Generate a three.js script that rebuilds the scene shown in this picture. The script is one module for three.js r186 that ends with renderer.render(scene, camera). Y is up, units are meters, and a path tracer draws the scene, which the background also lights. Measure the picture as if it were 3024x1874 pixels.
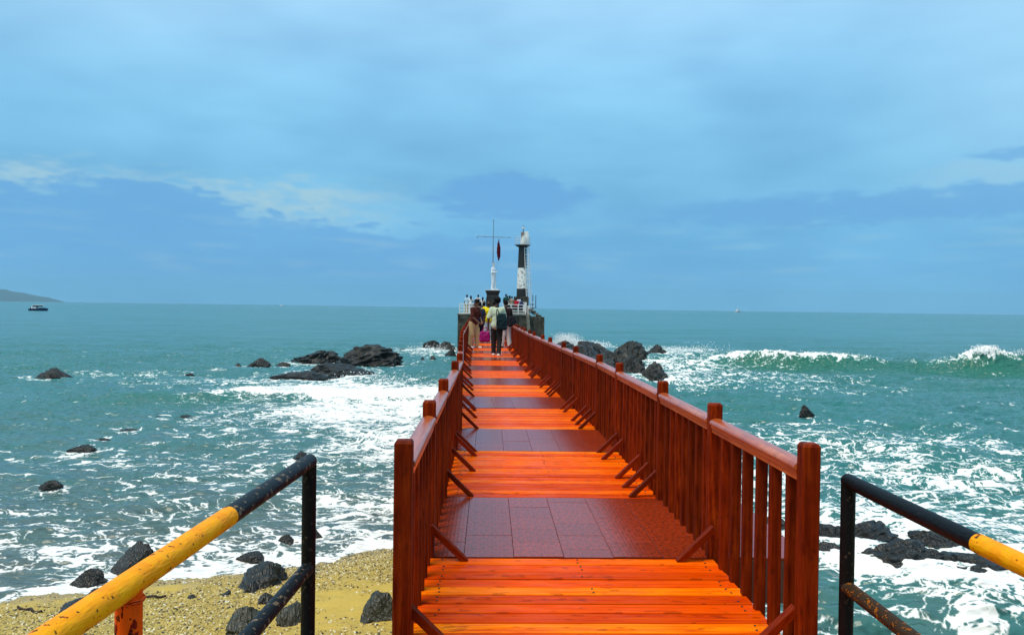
import * as THREE from 'three';
import { RoundedBoxGeometry } from 'three/addons/geometries/RoundedBoxGeometry.js';
import { mergeGeometries, mergeVertices, toCreasedNormals } from 'three/addons/utils/BufferGeometryUtils.js';
import { createNoise2D, createNoise3D } from 'simplex-noise';

// ---------------------------------------------------------------- camera, sky, sun, exposure
// World: x to the right, y up, the bridge runs towards -z. Sea level is y = 0, the bridge deck y = 2.5.
const EYE = 4.0, DECK = 2.5;
const scene = new THREE.Scene();
const camera = new THREE.PerspectiveCamera(44.47, 1024 / 634, 0.1, 40000);
camera.position.set(0, EYE, 0);
camera.rotation.set(THREE.MathUtils.degToRad(-0.707), 0, THREE.MathUtils.degToRad(0.763), 'YXZ');

const renderer = new THREE.WebGLRenderer({ antialias: true });
renderer.toneMapping = THREE.LinearToneMapping;
const EXPOSURE = 2.05;
renderer.toneMappingExposure = EXPOSURE;
renderer.shadowMap.enabled = true;
renderer.shadowMap.type = THREE.PCFSoftShadowMap;

function rng(seed) { let a = seed >>> 0; return () => { a = (a + 0x6D2B79F5) | 0; let t = Math.imul(a ^ (a >>> 15), 1 | a); t = (t + Math.imul(t ^ (t >>> 7), 61 | t)) ^ t; return ((t ^ (t >>> 14)) >>> 0) / 4294967296; }; }
const n2 = createNoise2D(rng(11)), n3 = createNoise3D(rng(12));
const clamp = (x, a = 0, b = 1) => x < a ? a : x > b ? b : x;
const lerp = (a, b, t) => a + (b - a) * t;
const smooth = (a, b, x) => { const t = clamp((x - a) / (b - a)); return t * t * (3 - 2 * t); };
const fbm2 = (x, y, o = 4) => { let s = 0, a = 0.5, f = 1; for (let i = 0; i < o; i++) { s += a * n2(x * f + i * 17.3, y * f - i * 9.1); a *= 0.5; f *= 2.03; } return s; };
const fbm3 = (x, y, z, o = 4) => { let s = 0, a = 0.5, f = 1; for (let i = 0; i < o; i++) { s += a * n3(x * f + i * 7.7, y * f, z * f - i * 3.1); a *= 0.5; f *= 2.03; } return s; };
const s2l = c => { c /= 255; return c <= 0.04045 ? c / 12.92 : Math.pow((c + 0.055) / 1.055, 2.4); };
const RGB = (r, g, b) => new THREE.Color().setRGB(r, g, b);
const piece = (table, x) => { let i = 0; while (i < table.length - 2 && x > table[i + 1][0]) i++; const [x0, y0] = table[i], [x1, y1] = table[i + 1]; return lerp(y0, y1, clamp((x - x0) / (x1 - x0))); };

// overcast blue sky with low cloud banks: air and clouds only
{
  const W = 4096, H = 2048, data = new Float32Array(W * H * 4);
  const stops = [[-90, 118, 182, 226], [0, 116, 190, 233], [2.5, 116, 188, 233], [5, 118, 188, 233], [9, 127, 194, 234], [14, 133, 197, 238], [17, 143, 203, 244], [21, 163, 215, 251], [40, 168, 216, 248], [90, 176, 216, 243]]
    .map(([e, r, g, b]) => [e, s2l(r), s2l(g), s2l(b)]);
  const dark = [109, 172, 226].map(s2l), pale = [172, 210, 224].map(s2l), glow = [176, 222, 250].map(s2l);
  const bankTop = [[-60, 6.5], [-36, 7.0], [-31, 7.2], [-29.5, 7.9], [-24, 8.0], [-21, 7.3], [-18.5, 6.2], [-15, 5.9], [-8, 5.4], [0, 5.0], [10, 4.4], [30, 3.6], [60, 4.5], [110, 6.5], [160, 5.5], [180, 6.0]];
  for (let j = 0; j < H; j++) {
    const el = ((j + 0.5) / H - 0.5) * 180;
    let k = 0; while (k < stops.length - 2 && el > stops[k + 1][0]) k++;
    const t = clamp((el - stops[k][0]) / (stops[k + 1][0] - stops[k][0]));
    const base = [1, 2, 3].map(c => lerp(stops[k][c], stops[k + 1][c], t));
    const ce = Math.cos(el * Math.PI / 180), se = Math.sin(el * Math.PI / 180);
    for (let i = 0; i < W; i++) {
      const o = (j * W + i) * 4;
      let [r, g, b] = base;
      if (el > -0.2) {
        const th = ((i + 0.5) / W - 0.5) * 2 * Math.PI;              // atan2(z, x)
        let az = th * 180 / Math.PI + 90; if (az > 180) az -= 360;      // 0 ahead, positive to the right
        const dx = Math.cos(th) * ce, dz = Math.sin(th) * ce;
        // broad soft variation of the overcast
        const big = fbm3(dx * 2.2, se * 5, dz * 2.2, 3), mid = fbm3(dx * 6 + 5, se * 22, dz * 6, 3);
        let m = 1.02 + 0.24 * big + 0.10 * mid;
        r *= m; g *= lerp(1, m, 0.8); b *= lerp(1, m, 0.55);
        const mixTo = (c, a) => { r += (c[0] - r) * a; g += (c[1] - g) * a; b += (c[2] - b) * a; };
        if (el < 40) {
          mixTo(glow, 0.45 * smooth(20, 36, az) * smooth(70, 40, az) * smooth(4, 14, el) * smooth(40, 16, el) + 0.35 * smooth(-12, -28, az) * smooth(-60, -36, az) * smooth(12, 21, el));
        }
        if (el < 14) {
          const w1 = fbm3(dx * 14, se * 60, dz * 14, 4), w2 = fbm3(dx * 45 + 3, se * 160, dz * 45, 3);
          const top = piece(bankTop, az) + w1 * 1.5 + w2 * 0.5;
          // pale gap above the left bank
          mixTo(pale, 0.9 * smooth(-4, -16, az) * smooth(-75, -38, az) * smooth(top - 0.5, top + 0.5, el) * smooth(9.6 + w1, 7.4 + w1, el) * clamp(0.7 + w1 * 0.9 + w2 * 0.5));
          mixTo(dark, 0.6 * smooth(top + 0.3, top - 0.5, el) * smooth(12, -6, Math.abs(az + 24) - 22) * smooth(0.5, 3.2, el));
          mixTo(dark, 0.18 * smooth(top + 0.3, top - 0.5, el) * smooth(0.2, 3, el));
          // faint breaks low inside the bank
          mixTo(pale, 0.22 * smooth(0.05, 0.55, fbm3(dx * 7 + 9, se * 55, dz * 7, 4)) * smooth(7, 5.0, el) * smooth(1.2, 3, el));
          // lens-shaped cloud above the pier head
          const lx = (az + 0.3 + w1 * 2.2) / 6.6, ly = (el - 8.2 + w1 * 0.6 + w2 * 0.35) / (el > 8.2 ? 1.75 : 1.95);
          mixTo(dark, 0.85 * smooth(1.05, 0.72, Math.hypot(lx, ly)));
          // long bank on the right
          const rx = (az - 27 + w1 * 4) / 20, ry = (el - 7.0 - 0.01 * (az - 20) + w1 * 0.7 + w2 * 0.4) / 1.15;
          mixTo(dark, 0.7 * smooth(1.1, 0.6, Math.hypot(rx, ry)));
          const qx = (az - 34 + w1 * 2) / 4.2, qy = (el - 9.9 + w1 * 0.8) / 0.55;
          mixTo(dark, 0.6 * smooth(1.15, 0.6, Math.hypot(qx, qy)));
          mixTo(pale, 0.35 * smooth(24, 31, az) * smooth(60, 40, az) * Math.exp(-(((el - 8.7 + w1) / 0.6) ** 2)));
        }
      }
      data[o] = r / EXPOSURE; data[o + 1] = g / EXPOSURE; data[o + 2] = b / EXPOSURE; data[o + 3] = 1;
    }
  }
  const sky = new THREE.DataTexture(data, W, H, THREE.RGBAFormat, THREE.FloatType);
  sky.mapping = THREE.EquirectangularReflectionMapping; sky.magFilter = sky.minFilter = THREE.LinearFilter; sky.needsUpdate = true;
  scene.background = sky; scene.environment = sky;
}
// the sun behind thin overcast: high on the left and a little behind the viewer
const sun = new THREE.DirectionalLight(RGB(1, 0.86, 0.66), 1.5);
sun.position.set(-26, 84, 10); sun.target.position.set(0, 0, -20);
sun.castShadow = true; sun.shadow.radius = 55; sun.shadow.mapSize.set(4096, 4096);
Object.assign(sun.shadow.camera, { left: -60, right: 60, top: 60, bottom: -60, near: 1, far: 200 });
scene.add(sun, sun.target);

// ---------------------------------------------------------------- naming helpers
const used = new Map();
function numbered(name) { const k = used.get(name) || 0; used.set(name, k + 1); return k ? `${name}_${String(k).padStart(3, '0')}` : name; }
const shade = o => { o.traverse(m => { if (m.isMesh) { m.castShadow = true; m.receiveShadow = true; } }); return o; };
function tag(o, label, category, group) { Object.assign(o.userData, { label, category }); if (group) o.userData.group = group; return o; }
function thing(name, label, category, [x, y, z] = [0, 0, 0], turn = 0, group) {
  const o = new THREE.Group(); o.name = numbered(name); o.position.set(x, y, z); o.rotation.y = turn; scene.add(o); return tag(o, label, category, group);
}
function part(name, geo, mat, parent, pos, turn) {
  const m = new THREE.Mesh(geo, mat); m.name = name; if (pos) m.position.set(...pos); if (turn) m.rotation.y = turn; m.castShadow = m.receiveShadow = true; parent.add(m); return m;
}
function single(name, geo, mat, label, category, pos = [0, 0, 0], turn = 0, group) { const m = part(numbered(name), geo, mat, scene, pos, turn); return tag(m, label, category, group); }
function structure(name, geo, mat, label, pos) { const m = part(numbered(name), geo, mat, scene, pos); m.userData.kind = 'structure'; if (label) m.userData.label = label; return m; }
const box = (w, h, d, x = 0, y = 0, z = 0) => new THREE.BoxGeometry(w, h, d).translate(x, y, z);
const rbox = (w, h, d, r, x = 0, y = 0, z = 0) => new RoundedBoxGeometry(w, h, d, 1, r).translate(x, y, z);
const cyl = (r0, r1, h, n = 16, x = 0, y = 0, z = 0) => new THREE.CylinderGeometry(r0, r1, h, n).translate(x, y, z);
function bar(a, b, r, n = 10) {                                        // round bar between two points
  const A = new THREE.Vector3(...a), B = new THREE.Vector3(...b), d = B.clone().sub(A);
  const g = new THREE.CylinderGeometry(r, r, d.length(), n); g.applyQuaternion(new THREE.Quaternion().setFromUnitVectors(new THREE.Vector3(0, 1, 0), d.clone().normalize()));
  const c = A.add(B).multiplyScalar(0.5); return g.translate(c.x, c.y, c.z);
}
const join = list => mergeGeometries(list.map(g => { const h = g.index ? g.toNonIndexed() : g; for (const k of Object.keys(h.attributes)) if (!['position', 'normal', 'uv'].includes(k)) h.deleteAttribute(k); return h; }));

// ---------------------------------------------------------------- textures (grain, stains, paint wear)
function tex(w, h, fn, { srgb = true, rx = 1, ry = 1 } = {}) {
  const d = new Uint8Array(w * h * 4);
  for (let j = 0; j < h; j++) for (let i = 0; i < w; i++) { const c = fn(i / w, j / h, i, j), o = (j * w + i) * 4; d[o] = clamp(c[0], 0, 255); d[o + 1] = clamp(c[1], 0, 255); d[o + 2] = clamp(c[2], 0, 255); d[o + 3] = 255; }
  const t = new THREE.DataTexture(d, w, h); t.magFilter = THREE.LinearFilter; t.minFilter = THREE.LinearMipmapLinearFilter; t.generateMipmaps = true;
  t.wrapS = t.wrapT = THREE.RepeatWrapping; t.repeat.set(rx, ry); if (srgb) t.colorSpace = THREE.SRGBColorSpace; t.needsUpdate = true; return t;
}
const grey = v => [v, v, v];
const std = (o) => new THREE.MeshPhysicalMaterial(o);
// tileable noise: four corners of a torus-like blend
const tile2 = (f, u, v, s) => { const a = f(u * s, v * s), b = f((u - 1) * s, v * s), c = f(u * s, (v - 1) * s), d = f((u - 1) * s, (v - 1) * s); return lerp(lerp(a, b, u), lerp(c, d, u), v) * 1.25; };

// ---------------------------------------------------------------- sea
// rocks standing in the water: x, distance, width, height
const seaRocks = [
  [-23.58, 39.64, 2.0, 0.66, 'jagged dark rock alone in the open water on the far left'],
  [-17.07, 48.48, 0.66, 0.42, 'small pointed dark rock, left end of the reef chain'],
  [-16.17, 49.32, 1.8, 0.62, 'wedge shaped dark rock, second from the left in the reef chain'],
  [-14.68, 49.93, 1.08, 0.33, 'low dark rock between the wedge rock and the broad reef rock'],
  [-13.81, 54.76, 3.7, 0.88, 'broad dark reef rock left of the tallest reef rock'],
  [-9.95, 53.03, 5.0, 1.45, 'tallest dark reef rock in the water left of the bridge'],
  [-10.06, 45.56, 4.2, 0.66, 'long flat dark slab in front of the tallest reef rock'],
  [-11.37, 42.63, 3.9, 0.40, 'lowest flat dark slab of the reef, nearest the white wash'],
  [-9.62, 68.29, 1.0, 0.34, 'small dark rock just right of the tallest reef rock'],
  [-8.12, 78.36, 1.9, 0.75, 'far dark rock left of the pier head wall'],
  [-6.3, 73.5, 2.2, 0.8, 'dark rock at the left foot of the pier head wall'],
  [-6.66, 57.92, 0.4, 0.26, 'tiny dark rock beside the bridge, left of a slightly larger one'],
  [-5.93, 58.07, 0.65, 0.36, 'little dark rock in foam left of the far bridge railing'],
  [-5.05, 64.44, 1.1, 0.65, 'dark boulder touching the far end of the left bridge railing'],
  [-11.60, 21.07, 0.75, 0.13, 'low dark rock, nearest of the submerged row on the left'],
  [-11.83, 22.46, 0.5, 0.09, 'tiny dark rock, second of the submerged row on the left'],
  [-11.77, 23.91, 0.75, 0.12, 'low dark rock, third of the submerged row on the left'],
  [-12.07, 26.57, 0.45, 0.13, 'small dark rock at the far end of the submerged row'],
  [-11.26, 26.85, 0.8, 0.15, 'flat dark rock awash right of the submerged row'],
  [-17.45, 45.86, 0.74, 0.12, 'flat dark rock awash left of the reef chain'],
  [-9.99, 16.91, 0.6, 0.13, 'round dark rock ringed by foam at the left edge of the shallows'],
  [-17.91, 43.22, 0.58, 0.14, 'low dark rock awash in front of the reef chain'],
  [-5.57, 11.5, 0.78, 0.46, 'upright black boulder at the waterline behind the yellow pipe'],
  [-5.98, 11.0, 0.5, 0.22, 'low black rock leaning against the upright waterline boulder'],
  [-5.41, 20.04, 0.6, 0.23, 'dark rock in the shallows behind the top of the left black post'],
  [-4.03, 12.08, 0.56, 0.16, 'flat grey wet rock at the waterline left of the black post'],
  [-3.68, 12.80, 0.42, 0.22, 'dark wet rock in the wash left of the black post'],
  [-3.3, 13.1, 0.36, 0.22, 'dark wet rock in the wash right behind the left black post'],
  [12.88, 68.96, 1.8, 0.95, 'dark rock at the right end behind the big outcrop'],
  [11.2, 69.5, 1.5, 0.9, 'dark rock between the big outcrop and its right end'],
  [14.83, 57.98, 0.72, 0.50, 'pointed dark rock in the foam right of the big outcrop'],
  [13.78, 62.46, 0.5, 0.18, 'tiny dark rock behind the pointed rock on the right'],
  [13.28, 45.45, 0.5, 0.32, 'small dark rock below the breaking wave'],
  [11.49, 30.10, 0.66, 0.42, 'lone black rock in clear water right of the bridge'],
  [4.6, 13.6, 1.3, 0.42, 'rough wet rock between the last bridge post and the right black post'],
  [5.4, 13.2, 1.5, 0.46, 'wet dark shelf rock just right of the right black post'],
  [6.3, 13.6, 1.6, 0.40, 'ragged wet rock at the rear of the shelf on the right'],
  [7.3, 13.1, 1.3, 0.34, 'small jagged rock at the rear right of the shelf'],
  [6.2, 12.3, 1.8, 0.42, 'long wet dark shelf rock in the wash under the right pipe'],
  [7.3, 12.0, 1.6, 0.38, 'dark wet rock, middle of the front row of the shelf'],
  [8.1, 11.7, 1.3, 0.32, 'flat wet shelf rock at the right end of the shelf'],
  [5.2, 12.5, 1.1, 0.30, 'low wet rock at the left end of the front row'],
  [8.7, 11.5, 0.7, 0.16, 'small wet rock near the right edge in the swirling foam'],
];
// big outcrop on the right, built of several slabs: x, distance, width, height, depth
const outcropRocks = [
  [8.3, 44.6, 2.3, 1.15, 2.8, 'rounded black boulder at the near right end of the big outcrop'],
  [7.3, 47.0, 3.0, 1.35, 3.6, 'dark grey boulder of the big outcrop, second from its near right end'],
  [6.9, 52.0, 4.4, 1.85, 6.0, 'tallest slanted slab of the big outcrop right of the bridge'],
  [4.8, 56.0, 5.4, 1.75, 7.0, 'long slanted slab of the big outcrop, left of its tallest slab'],
  [8.6, 58.5, 3.4, 1.75, 3.6, 'blocky dark rock on the far right shoulder of the big outcrop'],
  [6.4, 60.5, 5.2, 1.7, 4.4, 'dark ragged back of the big outcrop behind its tallest slab'],
  [3.4, 63.0, 5.2, 1.55, 5.0, 'dark low back of the big outcrop towards the pier head'],
  [4.6, 68.5, 3.8, 1.35, 3.4, 'dark rock at the right foot of the pier head wall'],
  [5.8, 49.0, 3.0, 1.15, 4.4, 'dark slab of the outcrop just above the right handrail'],
  [3.4, 50.5, 2.6, 0.9, 3.5, 'low dark rock of the outcrop hidden behind the balusters'],
];
// where white water lies: x, distance, radius across, radius along, strength
const foamAreas = [
  [-13.5, 39.0, 4.6, 2.4, 0.72], [-7.5, 37.6, 5.0, 4.6, 0.9], [-5.4, 29.5, 3.6, 5.2, 1.3], [-3.5, 23.1, 1.9, 3.4, 0.92], [-2.2, 18.9, 1.0, 3.8, 0.60], [-10.0, 34.5, 1.8, 1.2, 1.0],
  [-7.1, 71, 3.0, 7.0, 1.0], [-21.7, 43.7, 3.0, 1.3, 0.5], [-6.8, 14.6, 5.0, 3.4, 0.31], [-7.0, 12.0, 2.6, 1.4, 0.54], [-4.7, 12.5, 2.2, 1.2, 0.60], [-2.9, 14.7, 1.5, 2.9, 0.72],
  [-9.9, 20.0, 3.6, 1.1, 0.32], [-5.2, 18.7, 2.7, 2.6, 0.44], [15.5, 72, 4.0, 7.0, 0.9], [6.5, 68, 5.0, 6.0, 1.0], [12.0, 53, 3.4, 9.0, 0.8], [10.2, 45, 2.4, 5.0, 0.72],
  [15.5, 45.2, 3.6, 6.0, 0.42], [11.2, 23.4, 5.6, 3.4, 0.62], [10.3, 19.2, 4.2, 3.4, 0.66], [7.7, 15.2, 3.8, 2.6, 0.82], [7.9, 13.3, 2.4, 1.2, 0.66], [6.6, 10.7, 1.7, 1.2, 0.78], [6.4, 12.6, 1.5, 1.2, 0.5],
  [5.0, 17.5, 3.0, 3.0, 0.6], [3.6, 11.0, 1.6, 2.0, 0.5], [1.0, 16, 2.5, 5, 0.6],
];
const shoreTable = [[-30, 4], [-12, 8.0], [-7.09, 9.96], [-6.70, 10.19], [-5.84, 10.64], [-5.08, 11.11], [-4.05, 11.45], [-2.96, 12.07], [-1.88, 12.92], [-0.8, 13.0], [0.3, 12.2], [1.3, 10.0], [2.4, 7.2], [3.6, 5.4], [6, 4.6], [30, 4]];
const shoreAt = x => piece(shoreTable, x) + 0.16 * n2(x * 0.9, 4.2) + 0.05 * n2(x * 3.1, 1.7);

// breaking waves
const crestR = x => 55.5 - 0.22 * (x - 15) + 0.9 * n2(x * 0.12, 3.3);
const ampR = [[11, 0], [14.5, 0.25], [16.5, 0.85], [19, 1.0], [23, 0.95], [25, 0.8], [27, 0.7], [29.5, 0.9], [31.5, 1.3], [34, 1.3], [40, 1.3], [50, 1.0], [60, 0]];
const foamR = [[11, 0], [14.5, 0.3], [16, 0.95], [18, 1.1], [20, 0.9], [22, 1.0], [23.5, 0.9], [25, 0.5], [27, 0.2], [29, 0.4], [30.7, 1.2], [32, 1.1], [33.5, 0.4], [36, 0.35], [40, 0.7], [60, 0.3]];
const crestL = x => 33.2 + 0.10 * (x + 10) + 0.5 * n2(x * 0.25, 8.8);
const ampL = [[-19, 0], [-16, 0.34], [-12, 0.42], [-9, 0.42], [-5, 0.34], [-2, 0.2], [0, 0]];
const foamL = [[-19, 0], [-13.5, 0.05], [-12, 0.55], [-10.5, 1.3], [-4, 1.3], [0, 0.5]];
const ridge = (t, front, back) => t < 0 ? Math.exp(-((t / front) ** 2)) : Math.exp(-((t / back) ** 2));

const hash = (i, j, k) => { let h = Math.imul(i, 374761393) ^ Math.imul(j, 668265263) ^ Math.imul(k, 1274126177); h = Math.imul(h ^ (h >>> 13), 1274126177); return ((h ^ (h >>> 16)) >>> 0) / 4294967296; };
function cells(x, y, k) {                                              // gap between the nearest and second nearest seed: small on the borders of cells
  const xi = Math.floor(x), yi = Math.floor(y); let a = 9, b = 9;
  for (let j = -1; j < 2; j++) for (let i = -1; i < 2; i++) { const px = xi + i + hash(xi + i, yi + j, k), py = yi + j + hash(xi + i, yi + j, k + 57); const d = (px - x) ** 2 + (py - y) ** 2; if (d < a) { b = a; a = d; } else if (d < b) b = d; }
  return Math.sqrt(b) - Math.sqrt(a);
}
function lace(x, d, De) {                                              // foam: torn threads along cell borders at three sizes, closing to solid white where De is high
  const wx = x + 0.55 * n2(x * 0.6, d * 0.9) + 0.16 * n2(x * 2.3, d * 3.1) + 0.05 * n2(x * 8, d * 12), wd = d + 0.5 * n2(x * 0.6 + 40, d * 0.9) + 0.13 * n2(x * 2.3 + 9, d * 3.1) + 0.035 * n2(x * 8 + 5, d * 12);
  const tear = n2(x * 0.9 + 70, d * 2.1), tear2 = n2(x * 2.6, d * 5.5 + 30);
  const line = (s, k, w, soft) => smooth(w + soft, w - soft, cells(wx * s * 0.5, wd * s, k));
  let f = 0;
  const w1 = 0.028 + 0.15 * De * De + 0.035 * tear; if (De > 0.12) f = Math.max(f, line(1.25, 3, w1, 0.035) * smooth(-0.75, -0.3, tear + De - 0.3));
  if (De > 0.25) f = Math.max(f, line(3.3, 8, 0.02 + 0.22 * (De - 0.2) + 0.07 * tear2, 0.05) * smooth(-0.35, 0.1, tear + 1.5 * De - 0.8));
  if (d < 34 && De > 0.3) f = Math.max(f, 0.95 * line(8.4, 21, 0.02 + 0.25 * (De - 0.3), 0.09) * smooth(-0.2, 0.3, tear2 * 0.6 + 1.5 * De - 1.0));
  f *= lerp(1, smooth(-1.15, -0.25, tear2 + 0.5 * n2(x * 5, d * 9)), clamp(1.3 - De));
  return Math.max(f, smooth(0.92, 1.3, De + 0.26 * tear + 0.2 * tear2 + 0.14 * n2(x * 6, d * 13) + 0.08 * n2(x * 13, d * 27)));
}
// how much white water lies at a point (De), with the breakers' share of the height (lift), their faces (tinted green for light passing through) and the distance to the shore
function seaField(x, d, out) {
  let D = 0, lift = 0, face = 0, curl = 0;
  for (const [fx, fd, rx, rd, s] of foamAreas) { const a = (x - fx) / rx, b = (d - fd) / rd, q = a * a + b * b; if (q < 5) { const g = s * Math.exp(-0.75 * q); D = Math.max(D, g) + (D && D < 0.8 ? 0.12 * g : 0); } }
  for (const q of rockRings) { const a = x - q[0], b = d - q[1]; if (Math.abs(a) < q[2] * 2.4 && Math.abs(b) < q[2] * 2.6) D += q[3] * Math.exp(-(((Math.hypot(a, b * 0.9) - q[2] * 0.5) / (q[2] * 0.55)) ** 2)); }
  const sh = d - shoreAt(x);
  D += 0.85 * Math.exp(-((Math.max(0, sh) / 0.45) ** 2)) * (x < 1.2 ? 1 : 0.25);
  const patch = fbm2(x * 0.45 + 7, d * 0.8, 3);
  let De = Math.min(D, 1.1) + (D > 0.05 ? 0.42 * patch : 0);
  const A = piece(ampR, x);
  if (A > 0 && d > 40 && d < 70) {
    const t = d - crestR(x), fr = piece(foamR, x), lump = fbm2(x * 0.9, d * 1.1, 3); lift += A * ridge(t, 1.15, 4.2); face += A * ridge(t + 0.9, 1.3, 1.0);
    curl = fr * ridge(t + 0.1, 0.36 + 0.4 * fr * clamp(0.4 + lump), 0.9); De += curl * 1.1 + 0.35 * curl * lump; De += 0.45 * fr * ridge(t - 2.0, 1.5, 3.0) * clamp(0.45 + 1.6 * patch);
    lift += curl * (0.20 * Math.abs(n2(x * 1.3, d * 1.6)) + 0.14 * Math.abs(n2(x * 3.1, d * 3.7)));
    if (x > 29 && x < 34) lift += 0.5 * ridge(t, 0.6, 0.9) * Math.exp(-(((x - 31.4) / 1.1) ** 2)) * (0.55 + 0.6 * Math.abs(n2(x * 2.2, d * 2)));
  }
  const B = piece(ampL, x);
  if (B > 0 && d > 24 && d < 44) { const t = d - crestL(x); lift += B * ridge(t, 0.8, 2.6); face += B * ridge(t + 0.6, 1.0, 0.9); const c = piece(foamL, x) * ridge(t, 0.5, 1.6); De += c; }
  out.De = De; out.lift = lift; out.face = clamp(face); out.sh = sh;
}
function seaHeight(x, d, grid, out) {                                  // grid = local mesh spacing along the view, to leave out waves it cannot carry
  seaField(x, d, out);
  const keep = w => smooth(1.6, 3.6, w / grid), calm = smooth(-0.2, 2.5, out.sh);
  let h = 0;
  const wx = x + 2.5 * n2(x * 0.05, d * 0.05), wd = d + 1.6 * n2(x * 0.06 + 9, d * 0.05);
  let k = keep(11); if (k) h += k * 0.14 * Math.sin(wd * 0.57 + wx * 0.06 + 1.2 * n2(x * 0.03, d * 0.03));
  k = keep(5); if (k) h += k * 0.10 * n2(wx * 0.16, wd * 0.36);
  k = keep(2.4); if (k) h += k * 0.070 * (1 - 2 * Math.abs(n2(wx * 0.26 + 31, wd * 0.70)));
  k = keep(1.1); if (k) h += k * 0.032 * (1 - 2 * Math.abs(n2(wx * 0.62 + 3, wd * 1.5)));
  k = keep(0.5); if (k) h += k * 0.012 * n2(wx * 1.6, wd * 3.6);
  k = keep(0.22); if (k) h += k * 0.005 * n2(wx * 4.1, wd * 8.2);
  out.h = h * lerp(0.12, 1, calm) * lerp(0.8, 1.25, smooth(-2, 6, x)) * (1 - 0.75 * out.face) + out.lift;
}
// body colour of the water: patches of green, light through breaker faces painted in as green, cloudy grit stirred up by the shore
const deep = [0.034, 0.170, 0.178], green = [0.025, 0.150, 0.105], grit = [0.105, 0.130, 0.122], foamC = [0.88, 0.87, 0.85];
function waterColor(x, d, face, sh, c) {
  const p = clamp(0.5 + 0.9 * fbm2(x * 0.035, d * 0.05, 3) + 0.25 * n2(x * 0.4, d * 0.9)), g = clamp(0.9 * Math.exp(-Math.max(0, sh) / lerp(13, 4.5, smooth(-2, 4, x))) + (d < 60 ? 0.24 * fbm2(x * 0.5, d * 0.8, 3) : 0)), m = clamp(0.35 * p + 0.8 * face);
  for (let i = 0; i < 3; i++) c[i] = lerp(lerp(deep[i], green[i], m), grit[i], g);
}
const rockRings = [...seaRocks.map(([x, d, w, h]) => [x, d, w * 0.62, d < 16 && x < 0 ? 0.3 : 0.6]), ...outcropRocks.map(([x, d, w]) => [x, d, w * 0.7, 0.5])];
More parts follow.
